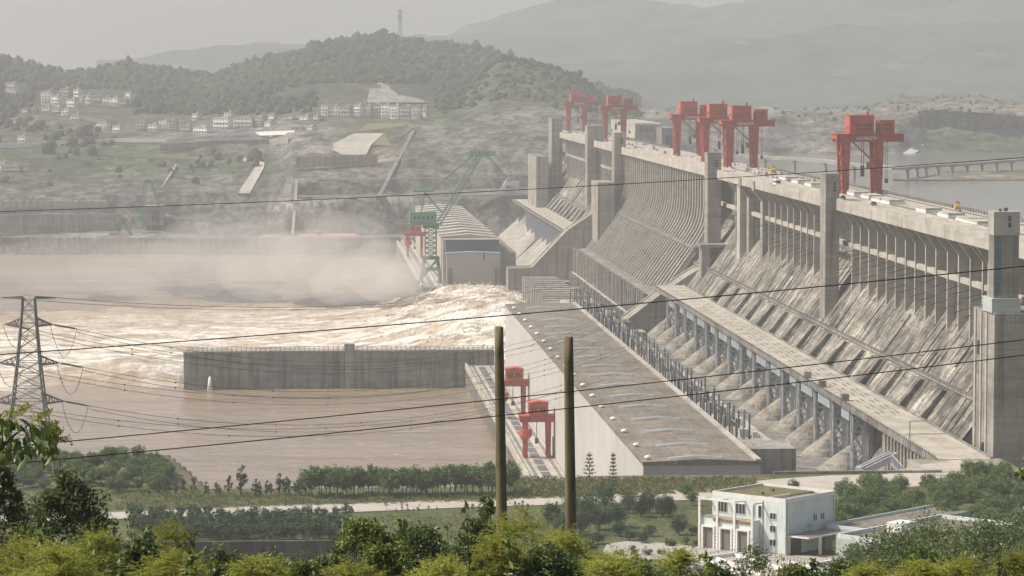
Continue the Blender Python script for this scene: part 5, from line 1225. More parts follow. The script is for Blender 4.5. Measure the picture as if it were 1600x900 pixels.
# ================================================================ WHITE BUILDING
P0 = on_plateau(1227, 868); V_ = on_plateau(1305, 853)-P0; ang = math.atan2(V_.y, V_.x)
wb = thing('office_building', 'pale mint three storey building with a mossy flat roof', 'building', P0, rz=ang)
LW, LD, H = 21., 23.2, 14.2
MB().box(0, 0, -1, LW, LD, H-1).build('wall', M['mint'], wb, local=True)
MB().box(0, 0, H-.99, LW, .35, H).box(0, LD-.35, H-.99, LW, LD, H).box(0, .36, H-.99, .35, LD-.36, H).box(LW-.35, .36, H-.99, LW, LD-.36, H).box(.36, 6.2, H-.99, 10, 6.5, H-.15).build('parapet', M['white'], wb, local=True)
MB().box(.36, 6.51, H-.98, LW-.36, LD-.36, H-.62).build('roof', M['moss'], wb, local=True)
MB().box(.36, .36, H-.98, LW-.36, 6.19, H-.9).box(6, 12, H-.6, 7, 13, H+.1).box(13, 14, H-.6, 14, 15, H+.1).build('roof_well', M['conc_dark'], wb, local=True)
def win(x, y, z, w, h, ax, par, n=2):
    """window on the river side (ax 'y': wall x=const) or the gable (ax 'x': wall y=const)"""
    g = MB(); f = MB(); t_ = .12
    if ax == 'y':
        g.box(x-.04, y, z, x+.1, y+w, z+h)
        f.box(x-.14, y-t_, z-t_, x-.05, y+w+t_, z).box(x-.14, y-t_, z+h, x-.05, y+w+t_, z+h+t_)
        for k in range(n+1): f.box(x-.13, y+(w)*k/n-.05, z, x-.05, y+w*k/n+.05, z+h)
    else:
        g.box(x, y-.04, z, x+w, y+.1, z+h)
        f.box(x-t_, y-.14, z-t_, x+w+t_, y-.05, z).box(x-t_, y-.14, z+h, x+w+t_, y-.05, z+h+t_)
        for k in range(n+1): f.box(x+w*k/n-.05, y-.13, z, x+w*k/n+.05, y-.05, z+h)
    o = g.build('window', M['dark'], par, local=True); f.build('frame', M['white'], o, local=True)
for z in (2.1, 5.6, 8.8): win(0, 2.9, z, 1.9, 1.5, 'y', wb)
for x in (11.6, 14.8):
    for z in (3.2, 7.6): win(x, 0, z, 1.6, 1.5, 'x', wb)
for y, w in ((18.4, 3.0), (12.6, 3.0)): win(0, y, 9.2, w, 2.5, 'y', wb, 3)
win(0, 7.4, 8.8, 1.1, 3, 'y', wb, 1); win(0, 9.6, 8.8, 1.1, 3, 'y', wb, 1)
MB().box(-3.2, 8, -1, -.01, 24.4, 7.9).build('lower_block', M['mint'], wb, local=True)
MB().box(-3.3, 8, 7.91, -.01, 24.5, 8.1).build('terrace', M['paving'], wb, local=True)
tr_ = MB()
for k in range(20): tr_.box(-3.5, 8.2+k*.62, 7.2, -3.21, 8.5+k*.62, 7.75)
tr_.box(-3.45, 8.1, 7.76, -3.21, 20.6, 7.9).build('balcony_trim', M['rust'], wb, local=True)
r = MB()
for k in range(12): r.bar((-3.1, 20.8+k*.3, 8.1), (-3.1, 20.8+k*.3, 9.1), .05)
r.bar((-3.1, 20.6, 9.1), (-3.1, 24.3, 9.1), .07).build('railing', M['steel_dark'], wb, local=True)
for y in (24.4, 18.7, 13.2, 7.6):
    MB().box(-3.9, y-.3, -1, -3.52, y+.3, 12.4).build('post', M['white'], wb, local=True)
    MB().bar((-3.6, y, 12.6), (0, y-.3, 12.6), .35).build('bracket', M['white'], wb, local=True)
MB().box(-3.9, 12.8, 12.41, -3.5, 24.8, 12.9).build('pergola_beam', M['white'], wb, local=True)
for y in (20, 14.4, 9.0):
    d = MB().box(-3.26, y, 0, -3.0, y+3.2, 5.2); o = d.build('door', M['door'], wb, local=True)
    MB().box(-3.9, y-.45, 0, -3.21, y, 5.5).box(-3.9, y-.44, 5.5, -3.21, y+3.7, 5.9).box(-3.9, y+3.2, 0, -3.21, y+3.7, 5.5).build('frame', M['white'], o, local=True)
    s = MB()
    for k in range(5): s.box(-3.7, y-1.9, .9+k*.85, -3.45, y-.5, 1.3+k*.85)
    s.build('slat_screen', M['white'], wb, local=True)
cp = [(1.0, -6.5), (19.5, -6.5), (19.5, -.05), (1.0, -.05)]
MB().prism_z(cp, 4.6, 4.95).build('canopy', M['white'], wb, local=True)
MB().prism_z([(1.3, -6.2), (19.2, -6.2), (19.2, -.1), (1.3, -.1)], 4.96, 5.1).build('canopy_roof', M['conc_dark'], wb, local=True)
for x in (7, 15.5): MB().tube((x, -5.6, -1), (x, -5.6, 4.59), .42, n=14).build('column', M['white'], wb, local=True)
MB().box(2.2, -.06, 0, 6.6, .1, 4).build('entrance', M['dark'], wb, local=True)
for x, z in ((9.6, 6.2), (17.6, 6.2), (9.6, 2.2)): MB().box(x, -.75, z, x+1.1, -.02, z+.85).build('air_conditioner', M['steel_light'], wb, local=True)
for x in (.6, 20.2): MB().tube((x, -.12, 0), (x, -.12, H-1), .09, n=6).build('drainpipe', M['steel'], wb, local=True)
MB().tube((-.12, 7.0, 0), (-.12, 7.0, H-1), .09, n=6).build('drainpipe', M['steel'], wb, local=True)
P1 = on_plateau(1306, 874)
lb = thing('low_building', 'low grey flat roofed building with white parapets beyond the canopy', 'building', P1, rz=ang)
MB().box(0, -24, -1, 46, 0, 5.4).box(12, 0.01, -1, 60, 12, 5.6).build('wall', M['mintgrey'], lb, local=True)
MB().box(0, -24, 5.41, .5, 0, 6.4).box(0, -.5, 5.42, 46, 0, 6.4).box(45.5, -24, 5.41, 46, -.51, 6.4).box(.51, -24, 5.41, 45.4, -23.5, 6.4).box(12, 11.7, 5.61, 60, 12, 6.4).box(12, .02, 5.61, 12.3, 11.6, 6.4).build('parapet', M['mint'], lb, local=True)
MB().box(.6, -23.4, 5.41, 45.3, -.6, 5.5).box(12.6, .1, 5.61, 59.9, 11.4, 5.7).build('roof', M['roof'], lb, local=True)
MB().box(16, -9, 5.52, 22, -4, 8).build('stair_head', M['white'], lb, local=True)
for k in range(4): MB().box(-.05, -5-k*2.6, 2, .1, -4.1-k*2.6, 2.9).build('window', M['dark'], lb, local=True)
for i, (x0, y0, x1, y1) in enumerate([(1062, 880, 1150, 868), (1080, 890, 1175, 876), (1098, 902, 1200, 884), (1120, 876, 1190, 900), (1150, 870, 1225, 893), (1090, 874, 1160, 902), (1236, 893, 1300, 880), (1225, 880, 1310, 902)]):
    a = on_plateau(x0, y0); b = on_plateau(x1, y1)
    tag(MB().bar(a+Vector((0, 0, .45)), b+Vector((0, 0, .45)), .7, .9).build('planter_wall', M['white'], origin=a), 'low pale planter wall on the forecourt before the white building, %s of eight' % nth(i), 'wall', 'planter walls on the forecourt')
fr = thing('forecourt_railing', 'thin post railing along the forecourt of the white building', 'railing', on_plateau(1100, 872))
b = MB()
L_ = [on_plateau(x, y) for x, y in ((1098, 874), (1160, 866), (1225, 876), (1300, 892))]
for a, c in zip(L_, L_[1:]):
    n = int((c-a).length/1.3)
    for k in range(n): p = a.lerp(c, k/n); b.bar(p, p+Vector((0, 0, 1.5)), .09)
    b.bar(a+Vector((0, 0, 1.5)), c+Vector((0, 0, 1.5)), .08).bar(a+Vector((0, 0, .8)), c+Vector((0, 0, .8)), .06)
b.build('rail', M['steel_dark'], fr)
gbx = on_plateau(1238, 895); tag(MB().box(-.6, -.6, 0, .6, .6, 1.9).box(-.7, -.7, 1.91, .7, .7, 2.1).build('utility_box', M['green_dark'], origin=gbx, local=True), 'small dark green utility box on the forecourt', 'utility box')

# ================================================================ POLES, CABLES, PYLON
def pole(xl, xr, yt, xlb, xrb, yb, Y, label):
    a = at((xl+xr)/2, yt, Y=Y); c = at((xlb+xrb)/2, yb, Y=Y); ra = (at(xr, yt, Y=Y).x-at(xl, yt, Y=Y).x)/2; rc = (at(xrb, yb, Y=Y).x-at(xlb, yb, Y=Y).x)/2
    d = (c-a).normalized(); g = float(gz(c.x, Y)); e = c+d*(c.z-g+.5)
    b = MB(); n = 14; P = [a.lerp(e, k/n) for k in range(n+1)]; R = [ra+(rc-ra)*min(1.3, k/n*1.2)*random.uniform(.98, 1.02) for k in range(n+1)]
    b.path(P, R, 16); b.dome((a.x, a.y, a.z), ra*.97, ra*.25, 12, 3)
    tag(b.build('wooden_pole', M['wood'], origin=e, smooth=True), label, 'pole', 'wooden poles in the foreground')
pole(772.5, 786.5, 511, 774.5, 793.5, 810, 76, 'taller mossy wooden pole before the red tailrace crane')
pole(881, 895.5, 527, 883, 901.5, 850, 78, 'shorter mossy wooden pole in front of the blank powerhouse wall')
def cable(pts, Y0, Y1, r, label, group='cables strung across the view'):
    n = 40; X = np.linspace(pts[0][0], pts[-1][0], n)
    co = np.polyfit([p[0] for p in pts], [p[1] for p in pts], min(2, len(pts)-1)); P = [at(x, np.polyval(co, x), Y=Y0+(Y1-Y0)*i/(n-1)) for i, x in enumerate(X)]
    tag(MB().path(P, r, 6).build('cable', M['cable'], origin=P[0], smooth=True), label, 'cable', group)
cable([(-40, 332), (400, 315), (780, 299), (1100, 280), (1320, 266), (1640, 243)], 120, 110, .014, 'topmost black cable, crossing before the far bank and crest cranes')
cable([(-40, 557), (400, 524), (700, 500), (1100, 465), (1300, 447), (1640, 411)], 85, 80, .017, 'black cable passing just above the river guide wall')
cable([(60, 694), (400, 661), (700, 633), (1000, 600), (1300, 566), (1640, 526)], 70, 76, .013, 'upper of two black cables crossing the calm brown water')
cable([(-20, 727), (120, 716), (400, 688), (700, 660), (1100, 614), (1300, 589), (1640, 551)], 68, 74, .013, 'lower of two black cables crossing the calm brown water')
py_ = thing('transmission_pylon', 'tall lattice steel transmission pylon among the bushes by the river', 'pylon', at(46, 849, Y=800))
def gp(x, y, Y=800): return at(x, y, Y=Y)
lv = [(465, 9), (505, 12), (565, 17.5), (625, 24), (690, 34), (770, 50), (849, 66)]
b = MB(); cs = []
for y, w in lv:
    c = gp(45, y); hw = w*.1638; cs.append([Vector((c.x+i*hw, 800+j*hw, c.z)) for i, j in ((-1,-1),(1,-1),(1,1),(-1,1))])
for A_, B_ in zip(cs, cs[1:]):
    n = 3 if (A_[0]-B_[0]).length > 9 else 2
    for i in range(4):
        b.bar(A_[i], B_[i], .34)
        for k in range(n):
            p0 = A_[i].lerp(B_[i], k/n); p1 = A_[i].lerp(B_[i], (k+1)/n); q0 = A_[(i+1)%4].lerp(B_[(i+1)%4], k/n); q1 = A_[(i+1)%4].lerp(B_[(i+1)%4], (k+1)/n)
            b.bar(p0, q1, .14).bar(q0, p1, .14).bar(p1, q1, .13)
b.build('tower_body', M['lattice'], py_)
tips = []
for y, xr_, d in ((465, 87, 1), (505, 82, 5), (565, 92, 6), (625, 100, 7)):
    for s in (1, -1):
        e = gp(45+s*(xr_-45), y+ (0 if y == 465 else 2)); c0 = gp(45, y-d*1.6); c1 = gp(45, y+d*.8); hw = 1.9+ (y-465)*.012; b = MB()
        for j in (-1, 1):
            b.bar((c0.x+s*hw*.8, 800+j*1.6, c0.z), e, .26).bar((c1.x+s*hw, 800+j*1.9, c1.z), e, .3)
            for k in range(4):
                u = k/4; v = (k+.5)/4
                b.bar(Vector((c1.x+s*hw, 800+j*1.9, c1.z)).lerp(e, u), Vector((c0.x+s*hw*.8, 800+j*1.6, c0.z)).lerp(e, v), .14).bar(Vector((c0.x+s*hw*.8, 800+j*1.6, c0.z)).lerp(e, v), Vector((c1.x+s*hw, 800+j*1.9, c1.z)).lerp(e, (k+1)/4), .14)
        arm = b.build('cross_arm', M['lattice'], py_)
        if y > 465:
            t_ = gp(45+s*(xr_-45)+38, y+9, 812 if s > 0 else 806); b = MB()
            for o in (-.3, .3): b.bar(e+Vector((0, o, 0)), t_+Vector((0, o, 0)), .16)
            for k in range(14): b.tube(e.lerp(t_, (k+2)/17), e.lerp(t_, (k+2.35)/17), .24, n=8)
            b.build('insulator_string', M['steel_dark'], py_)
            jp = [t_.lerp(e, 1.1*u)-Vector((0, 0, 7*4*u*(1-u)*(1.1 if s > 0 else .8))) for u in np.linspace(0, 1, 12)]
            MB().path(jp, .07, 5).build('jumper_loop', M['cable'], py_)
        tips.append((e if y == 465 else t_, s, y))
i = 0
names = {465: 'top', 505: 'upper', 565: 'middle', 625: 'lowest'}
for (p, s, y), end in zip(tips, [(150, 1560, 140), (150, 1520, 140), (150, 1480, 126), (150, 1440, 126), (150, 1400, 125.5), (150, 1340, 125.5), (150, 1300, 125), (150, 1260, 125)]):
    for o in ((0,) if y == 465 else (0, .9)):
        e = Vector(end); a = p+Vector((0, 0, -o*.9)); sag = 9 if y == 465 else 17+o*2
        P = [a.lerp(e+Vector((0, 0, -o)), u)-Vector((0, 0, sag*4*u*(1-u)*(1-.25*u))) for u in np.linspace(0, 1, 40)]
        w = MB().path(P, .065, 5)
        if y > 465:
            for k in range(4, 38, 5): w.box(P[k].x-.18, P[k].y-.18, P[k].z-.25, P[k].x+.18, P[k].y+.18, P[k].z+.2)
        tag(w.build('transmission_line', M['cable'], origin=a, smooth=False), '%s wire from the %s %s arm of the pylon, reaching to the powerhouse switchyard' % ('lower' if o else 'upper' if y > 465 else 'single', 'river side' if s > 0 else 'outer', names[y]), 'power line', 'power lines from the pylon')

# ================================================================ FOREGROUND SHRUBS
def shrub(name, label, px, ytop, wpx, Y, mat, seed, n=90, per=34, size=.17, aspect=2.4, ybot=960, kind='round', group=None, stems=9, mat2=None):
    rng = np.random.default_rng(seed); top = at(px, ytop, Y=Y); bot = at(px, ybot, Y=Y); g = float(gz(bot.x, Y))
    W = (at(px+wpx/2, 800, Y=Y)-at(px-wpx/2, 800, Y=Y)).x; Hh = top.z-bot.z
    o = Vector((bot.x, Y, g)); t = thing(name, label, 'shrub', o, group); c = []; rd = []
    for i in range(n):
        u = rng.random()**.75; a = rng.random()*6.28; rmax = W/2*math.sqrt(max(0, 1-u**2.2))*(.72+.45*vnoise(np.array([a*1.6+seed]), np.array([u*3.]), seed)[0])
        r = rmax*rng.random()**.45; c.append((r*math.cos(a), r*math.sin(a)*.7, bot.z-g+Hh*u*(.86+.18*rng.random()))); rd.append(W*rng.uniform(.055, .11)+.08)
    b = MB()
    for k in range(stems):
        e = c[rng.integers(n)]; b.path([(e[0]*.15, e[1]*.15, -.2), (e[0]*.55, e[1]*.5, (bot.z-g)*.8+e[2]*.1), e], [.035, .026, .008], 5)
    if kind == 'feather':
        # arching sprays carrying rows of tiny leaflets
        Vs = []
        for e, q in zip(c, rd):
            for s in range(10):
                d = rng.normal(size=3); d[2] = abs(d[2])*.7+.25; d /= np.linalg.norm(d); L_ = q*rng.uniform(1.2, 2.6); m = int(per)
                u = np.linspace(0, 1, m)[:, None]; base = np.array(e)+d*L_*u+np.array([0, 0, -1.])*L_*.35*u*u
                sd = np.cross(d, [0, 0, 1.]); sd /= np.linalg.norm(sd)+1e-6; Vs.append(base+sd*(.022*np.where(np.arange(m) % 2, 1, -1))[:, None])
        P = np.concatenate(Vs); V, Fq = leaf_cloud(P, np.full(len(P), .012), 1, size, rng, 3.0, flat=.2)
    else:
        V, Fq = leaf_cloud(c, rd, int(per*2.1), size*.66, rng, aspect, flat=.25, droop=.25)
    link_mesh('foliage', np_mesh('foliage', V, Fq), M[mat], t)
    if mat2:
        k = [i for i in range(n) if c[i][2] > (bot.z-g)+Hh*.62]
        V, Fq = leaf_cloud([c[i] for i in k], [rd[i]*1.1 for i in k], per//2, size*.62, rng, aspect, droop=-.5); link_mesh('shoot_foliage', np_mesh('shoot_foliage', V, Fq), M[mat2], t)
    b.build('stem', M['bark'], t, local=True)
    return t
G1 = 'leafy shrubs along the viewpoint slope'
shrub('leafy_shrub', 'tall dark shrub with bronze shoot tips below the pylon', 105, 742, 200, 95, 'leaf_fg', 1, 130, 42, .24, 2.6, group=G1, mat2='leaf_brown')
shrub('leafy_shrub', 'slender dark shrub cut by the photo edge below the big leaved branch', 10, 735, 95, 88, 'leaf_fg', 2, 70, 36, .22, 2.4, group=G1, mat2='leaf_brown')
shrub('leafy_shrub', 'dark broad leaved bush between the yellow vine mounds near the pylon', 222, 846, 130, 66, 'leaf_fg', 3, 60, 34, .2, 1.7, group=G1)
shrub('leafy_shrub', 'bright green upright shrub before the young plantation', 565, 812, 130, 84, 'leaf_fg_bright', 4, 90, 36, .17, 1.9, group=G1, mat2='leaf_fg')
shrub('leafy_shrub', 'wide mid green shrub between the bright shrub and the front pole', 655, 826, 190, 92, 'leaf_fg', 5, 130, 36, .19, 2.0, group=G1)
shrub('leafy_shrub', 'dark shrub close against the foot of the front wooden pole', 748, 818, 120, 82, 'leaf_fg', 6, 100, 36, .16, 2.0, group=G1, mat2='leaf_brown')
shrub('leafy_shrub', 'small spiky shrub standing up at the front pole', 762, 762, 46, 90, 'leaf_fg', 17, 36, 30, .18, 2.2, group=G1)
shrub('leafy_shrub', 'low dark shrub below the dark retaining wall', 420, 876, 190, 90, 'leaf_fg', 7, 90, 34, .2, 2.2, group=G1)
shrub('leafy_shrub', 'rounded shrub beside the foot of the rear wooden pole', 860, 858, 140, 62, 'leaf_fg', 8, 90, 36, .15, 1.8, group=G1)
shrub('leafy_shrub', 'low bush in front of the paved garden', 1000, 886, 170, 64, 'leaf_fg', 9, 80, 34, .15, 1.8, group=G1)
shrub('leafy_shrub', 'pale flowering upright shrub before the white building', 1185, 858, 130, 100, 'leaf_fg', 10, 46, 28, .17, 2.6, group=G1, mat2='leaf_fg_bright')
shrub('leafy_shrub', 'dark bush between the flowering shrub and the broad trees', 1310, 884, 120, 80, 'leaf_fg', 11, 60, 34, .17, 2.2, group=G1)
shrub('leafy_shrub', 'bushy dark shrub below the broad dark crowned trees', 1440, 868, 210, 85, 'leaf_fg', 12, 110, 34, .17, 2.4, group=G1)
shrub('leafy_shrub', 'low dark bush between plantation and bright green shrub', 500, 880, 120, 78, 'leaf_fg', 18, 60, 34, .18, 2.0, group=G1)
for i, (x, yt, w, Y, m, lab) in enumerate([(345, 868, 120, 74, 'leaf_fg', 'dark bush hiding part of the retaining wall, beside a vine mound'), (470, 884, 110, 66, 'leaf_fg_bright', 'low bright green bush before the retaining wall'), (600, 852, 110, 70, 'leaf_fg_bright', 'low bright green bush at the base of the upright shrub'),
        (720, 866, 120, 66, 'leaf_fg', 'mid green bush between two vine mounds near the front pole'), (1120, 886, 90, 70, 'leaf_fg', 'small dark bush before the forecourt'), (1245, 892, 110, 72, 'leaf_fg_bright', 'low bright bush before the forecourt railing'), (60, 800, 120, 84, 'leaf_fg', 'dense dark bush under the big leaved branch')]):
    shrub('leafy_shrub', lab, x, yt, w, Y, m, 70+i, 70, 34, .17, 2.1, group=G1)
G2 = 'mounds of yellow green feathery vine'
for i, (x, yt, w, Y, lab) in enumerate([(40, 850, 190, 70, 'yellow feathery vine mound under the tall dark shrub'), (150, 838, 150, 74, 'yellow feathery vine mound between two dark shrubs by the pylon'), (262, 818, 120, 78, 'yellow feathery vine mound in front of the dark plantation'),
        (822, 806, 170, 70, 'large yellow feathery vine mound between the two wooden poles'), (880, 842, 150, 66, 'yellow feathery vine mound round the foot of the rear pole'), (690, 884, 150, 64, 'low yellow feathery vine mound left of the front pole'),
        (950, 872, 150, 62, 'yellow feathery vine mound before the clipped garden shrubs'), (1060, 864, 110, 66, 'yellow feathery vine mound before the white building forecourt'), (1500, 876, 140, 72, 'yellow feathery vine mound below the broad trees'), (1590, 866, 110, 74, 'yellow feathery vine mound at the far photo edge under the broad trees'), (270, 872, 170, 64, 'low yellow feathery vine mound before the dark retaining wall'), (400, 882, 130, 60, 'small yellow feathery vine mound at the bottom edge below the plantation'), (770, 850, 120, 62, 'yellow feathery vine mound hugging the front pole'), (560, 886, 120, 60, 'small yellow feathery vine mound below the bright upright shrub'), (1350, 886, 120, 66, 'yellow feathery vine mound before the low grey building'), (1440, 884, 120, 62, 'yellow feathery vine mound below the nearest broad tree'), (90, 862, 160, 60, 'broad yellow feathery vine mound at the bottom edge by the pylon')]):
    shrub('vine_mound', lab, x, yt, w, Y, 'leaf_yellow', 40+i, int(36+w*.3), 26, .048, 2.2, kind='feather', group=G2, stems=5)
rng = np.random.default_rng(55)
for i, (x, yt) in enumerate([(205, 812), (236, 830), (300, 842), (330, 858), (520, 842), (628, 812), (700, 828), (735, 800), (800, 842), (905, 858), (985, 874), (1100, 868), (1225, 872), (1275, 878), (1420, 872), (1475, 866), (1560, 858), (60, 826), (130, 838), (440, 868)]):
    Y = 58+rng.uniform(0, 16); p = at(x, yt, Y=Y); g0 = at(x+rng.uniform(-14, 14), 960, Y=Y); o = Vector((g0.x, Y, g0.z-.3)); t = thing('tall_shoot', 'slender leafy shoot rising out of the foreground bushes, %s from the pylon side' % nth(sorted([205, 236, 300, 330, 520, 628, 700, 735, 800, 905, 985, 1100, 1225, 1275, 1420, 1475, 1560, 60, 130, 440]).index(x)), 'shrub', o, 'leafy shoots in the foreground')
    c = [o.lerp(p, u)+Vector((math.sin(u*4+i)*.06, 0, 0)) for u in np.linspace(0, 1, 12)]
    MB().path(c, [.02-.0013*k for k in range(12)], 5).build('stem', M['bark'], t)
    Pn = []; 
    for k in range(3, 12):
        for a in range(4): Pn.append(np.array(c[k]-o)+rng.normal(size=3)*.07)
    V, Fq = leaf_cloud(Pn, np.full(len(Pn), .07), 3, .13+.05*(i % 3), rng, 2.6, droop=.3); link_mesh('foliage', np_mesh('foliage', V, Fq), M[('leaf_fg_bright', 'leaf_fg', 'leaf_fg_bright')[i % 3]], t)
# branch with large dark leaves hanging into view
lf = thing('leafy_branch', 'close branch with large dark leaves and a feathery yellow tip, hanging before the pylon', 'branch', at(-40, 720, Y=34))
rng = np.random.default_rng(9); g = lambda x, y, d=0: at(x, y, Y=34+d)
MB().path([g(-60, 760), g(-10, 712), g(22, 680), g(48, 662)], [.03, .022, .014, .006], 6).path([g(-10, 712), g(30, 700, .2), g(70, 690, .3)], [.016, .01, .005], 6).path([g(5, 695), g(0, 650), g(10, 640)], [.014, .01, .004], 6).build('twig', M['bark'], lf)
o = ORG[lf]; Vs = []; n = 0; Fs = []
for i in range(120):
    x = rng.uniform(-25, 88); y = rng.uniform(650, 716); y += (x-30)*.12
    p = g(x, y, rng.uniform(-.35, .35)); a = np.array([rng.normal()*.5, rng.normal()*.5, -1.0+rng.normal()*.35]); a /= np.linalg.norm(a); s = np.cross(a, rng.normal(size=3)+np.array([0, -1.3, .3])); s /= np.linalg.norm(s); nn = np.cross(a, s); L_ = rng.uniform(.11, .2); w = L_*.22
    c = np.array(p)-np.array(o); pr = [(0, 0), (.25, .75), (.55, 1), (.82, .55), (1, 0)]
    row = []
    for u, k in pr:
        mid = c+a*L_*u+nn*(-.02*u*u); row += [mid-s*w*k+nn*.012*k, mid, mid+s*w*k+nn*.012*k]
    Vs += row
    for k in range(4):
        for m in (0, 1): Fs.append((n+k*3+m, n+k*3+m+1, n+k*3+m+4, n+k*3+m+3))
    n += 15
link_mesh('leaf', np_mesh('leaf', Vs, Fs), M['leaf_fg'], lf)
P = []
for x0, y0, x1, y1 in ((60, 672, 112, 690), (55, 680, 98, 672), (48, 660, 80, 640), (62, 690, 88, 720), (20, 650, 45, 632), (-5, 660, 20, 640), (0, 675, 25, 660), (60, 668, 90, 660)):
    for k in range(90):
        u = rng.random(); p = g(x0+(x1-x0)*u+rng.normal()*4*(1-u*.6), y0+(y1-y0)*u+rng.normal()*5*(1-u*.6), rng.normal()*.08); P.append(np.array(p)-np.array(o))
V, Fq = leaf_cloud(P, np.full(len(P), .01), 2, .045, rng, 3.2); link_mesh('feathery_tip', np_mesh('feathery_tip', V, Fq), M['leaf_yellow'], lf)
sb = thing('leafy_branch', 'small bright leaf spray poking in beside the near lift tower foot', 'branch', at(1612, 735, Y=40))
P = [np.array(at(rng.uniform(1588, 1612), rng.uniform(712, 745), Y=40))-np.array(ORG[sb]) for k in range(14)]
V, Fq = leaf_cloud(P, np.full(len(P), .03), 3, .11, rng, 1.7, droop=.6); link_mesh('leaf', np_mesh('leaf', V, Fq), M['leaf_fg_bright'], sb)
MB().path([at(1640, 760, Y=40), at(1600, 735, Y=40)], [.012, .004], 5).build('twig', M['bark'], sb)

# ================================================================ WATER
def wsheet(name, x0, x1, y0, y1, nx, ny, zf, m):
    X, Y = np.meshgrid(np.linspace(x0, x1, nx), np.linspace(y0, y1, ny)); Z = zf(X, Y); i = np.arange(X.size).reshape(X.shape)
    q = np.stack([i[:-1, :-1], i[:-1, 1:], i[1:, 1:], i[1:, :-1]], -1).reshape(-1, 4)
    return tag(link_mesh(name, np_mesh(name, np.stack([X, Y, Z], -1).reshape(-1, 3), q, True), M[m]), kind='structure')
wsheet('river', -900, 205, 930, 2980, 222, 410, lambda X, Y: 70+.45*fbm(X*.02, Y*.05, 61, 4), 'river')
def wz(X, Y):
    edge = np.where(X > -66, np.clip((Y-1691)/40, 0, 1), np.clip((Y-1668-60*fbm(X*.025, X*0+2, 15, 4))/45, 0, 1))
    edge = np.where((X > -66) & (Y < 1691), 0, edge)
    far = np.clip((2270+110*fbm(X*.008, X*0, 5)-Y)/150, 0, 1)
    S_ = (.42+.58*np.clip((Y-1700)/150, 0, 1))*np.clip((2330-Y)/200, 0, 1)
    left = np.where(X < 118, np.exp(-((X-118)/62.)**2), np.exp(-((X-118)/52.)**2))
    ridg = 1-np.abs(fbm(X*.012, Y*.035, 71, 5))*1.8
    rough = fbm(X*.03, Y*.075, 73, 6); fine = 1-2*np.abs(fbm(X*.05, Y*.1, 79, 5))
    jet = 21*left*S_*(.8+.22*ridg)+left*S_*(3.2*rough+2.2*fine)
    tur = (2.2*rough+1.6*fine+.8)*far*edge
    wave = 10*np.exp(-((Y-1735-(X+90)*.12)/26.)**2)*np.exp(-((X+95)/42.)**2)
    return 70.4-1.6*(1-far*edge)+jet*edge+tur+wave*edge
ww = wsheet('white_water', -520, 160, 1580, 2420, 400, 460, wz, 'white_water')
X, Y = np.meshgrid(np.linspace(-520, 160, 400), np.linspace(1580, 2420, 460))
ed = np.where(X > -66, 1., np.clip((Y-1668-60*fbm(X*.025, X*0+2, 15, 4))/70, 0, 1))
fo = np.clip((2262+110*fbm(X*.008, X*0, 5)-Y)/330+.35*fbm(X*.03, Y*.02, 91, 5), 0, 1)*np.clip(ed+.5*fbm(X*.04, Y*.05, 93, 4)*(ed < .98), 0, 1)
fo = np.maximum(fo, np.clip((wz(X, Y)-80)/8, 0, 1))
cc = np.ones((X.size, 4), np.float32); cc[:, :3] = fo.reshape(-1, 1)
ww.data.color_attributes.new('Col', 'FLOAT_COLOR', 'POINT').data.foreach_set('color', cc.ravel())
rng = np.random.default_rng(21); n = 5200                # torn spray flung up along the jets
X = rng.uniform(20, 150, n); Y = rng.uniform(1700, 2300, n); Z = wz(X, Y); hgt = rng.exponential(1.1, n)
k = rng.random(n) < np.clip((Z-76)/16, 0, 1); X, Y, Z, hgt = X[k], Y[k], Z[k], hgt[k]; n = len(X); sc = rng.uniform(.12, .55, n)/(1+hgt*.25)
W_ = IV[None]*(1+rng.uniform(-.4, .4, (n, len(IV))))[..., None]*sc[:, None, None]; W_[..., 0] *= 2.2
W_ = W_+np.stack([X, Y, Z+hgt], -1)[:, None, :]
tag(link_mesh('foam_spray', np_mesh('foam_spray', W_.reshape(-1, 3), (IF[None]+(np.arange(n)*len(IV))[:, None, None]).reshape(-1, 3)), M['jet']), 'white spray flung up along the spillway jets', 'spray', kind='stuff')
rs = lambda X, Y: 150+.12*fbm(X*.03, Y*.03, 63, 3)
wsheet('reservoir', 267.5, 1600, 900, 3700, 120, 160, rs, 'reservoir')

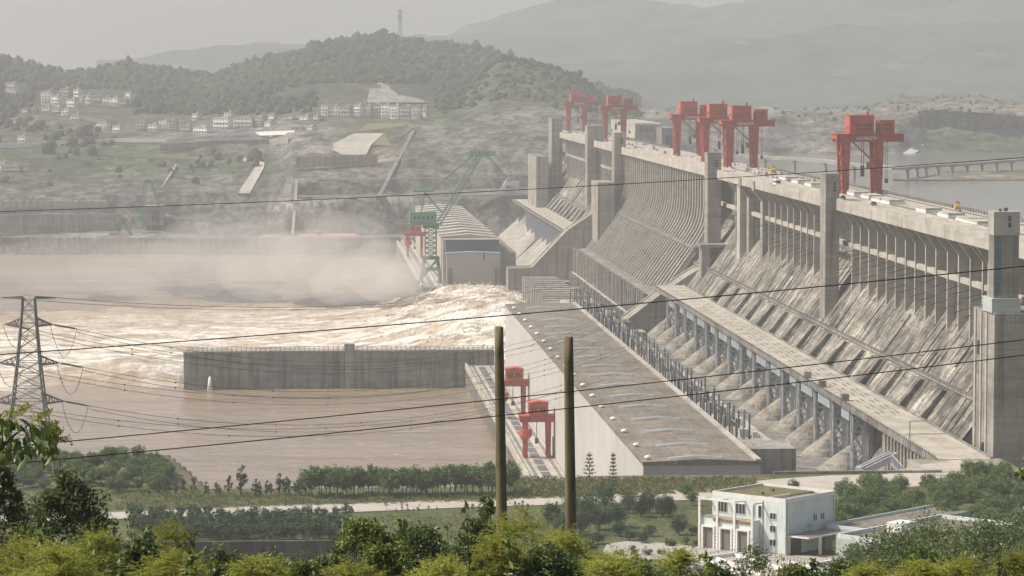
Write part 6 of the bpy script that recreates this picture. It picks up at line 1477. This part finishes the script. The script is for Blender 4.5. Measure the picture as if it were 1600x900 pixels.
# ================================================================ AIR
def closed_blob(name, c, r, dens, colr, label, seed):
    b = np.random.default_rng(seed); me = bpy.data.meshes.new(name); import bmesh
    bm = bmesh.new(); bmesh.ops.create_icosphere(bm, subdivisions=4, radius=1)
    for v in bm.verts:
        k = 1+.35*float(fbm(np.array([v.co.x*1.7+seed]), np.array([v.co.y*1.7+v.co.z*2]), seed, 4)[0]); v.co = Vector((v.co.x*r[0]*k, v.co.y*r[1]*k, v.co.z*r[2]*k))
    bm.to_mesh(me); bm.free()
    return tag(link_mesh(name, me, volume(name, colr, dens, .1), origin=c), label, 'spray', kind='stuff')
MC = (.97, .94, .9)
for i, (px, py, Y, r, dn) in enumerate([(600, 425, 2180, (30, 80, 20), .0032), (520, 400, 2300, (46, 100, 24), .0022), (440, 420, 2250, (50, 110, 22), .0024), (350, 405, 2420, (60, 110, 24), .0017), (560, 440, 2100, (34, 60, 14), .0036), (250, 425, 2380, (70, 120, 18), .0016), (120, 415, 2480, (90, 140, 20), .0013), (640, 440, 2120, (24, 50, 12), .004), (410, 380, 2650, (80, 130, 26), .0009)]):
    p = at(px, py, Y=Y); closed_blob('spray_mist', p+Vector((0, 0, r[2]*.1)), (r[0], r[1], r[2]*1.15), dn*.9, MC, 'tan spray mist drifting over the river beyond the white water', 3+i)
hz = MB().box(-6500, -90, 41, 6500, 12500, 640).build('haze', volume('haze_air', (.92, .945, .955), HAZE, 0.))
tag(hz, 'pale haze filling the valley', 'haze', kind='stuff')

# ================================================================ LIGHT, SKY, CAMERA
W = bpy.data.worlds.new('World'); S.world = W; W.use_nodes = True; nt = W.node_tree
sky = nt.nodes.new('ShaderNodeTexSky'); sky.sky_type = 'NISHITA'; sky.sun_disc = False
EL = math.radians(50); sv = Vector((-1, .12, 0)).normalized()
sky.sun_elevation = EL; sky.sun_rotation = math.atan2(sv.x, sv.y); sky.dust_density = 6; sky.air_density = .8; sky.ozone_density = .6; sky.altitude = 200
nt.links.new(sky.outputs[0], nt.nodes['Background'].inputs[0]); nt.nodes['Background'].inputs[1].default_value = SKY
sl = bpy.data.lights.new('sun', 'SUN'); sl.energy = SUN; sl.angle = math.radians(1.5); sl.color = (1, .94, .84)
so = bpy.data.objects.new('sun', sl); COL.objects.link(so)
d = Vector((sv.x*math.cos(EL), sv.y*math.cos(EL), math.sin(EL))); so.rotation_euler = (-d).to_track_quat('-Z', 'Y').to_euler(); so.location = (0, 0, 600)
cam = bpy.data.cameras.new('camera'); co = bpy.data.objects.new('camera', cam); COL.objects.link(co); S.camera = co
cam.sensor_width = 36; cam.lens = 36*F/1600; cam.clip_start = .5; cam.clip_end = 30000
co.location = (0, 0, ZC); co.rotation_euler = (math.pi/2-TH, 0, -PS)
S.view_settings.view_transform = 'Standard'; S.view_settings.look = 'None'; S.view_settings.exposure = EXPO; S.view_settings.gamma = 1
S.render.engine = 'CYCLES'; S.cycles.max_bounces = 5; S.cycles.diffuse_bounces = 2; S.cycles.glossy_bounces = 2; S.cycles.transmission_bounces = 2; S.cycles.volume_bounces = 2; S.cycles.transparent_max_bounces = 4
S.cycles.use_denoising = True
for o in [o for o in COL.objects if o.location.z < -400]:
    for c in list(o.children): bpy.data.objects.remove(c)
    bpy.data.objects.remove(o)
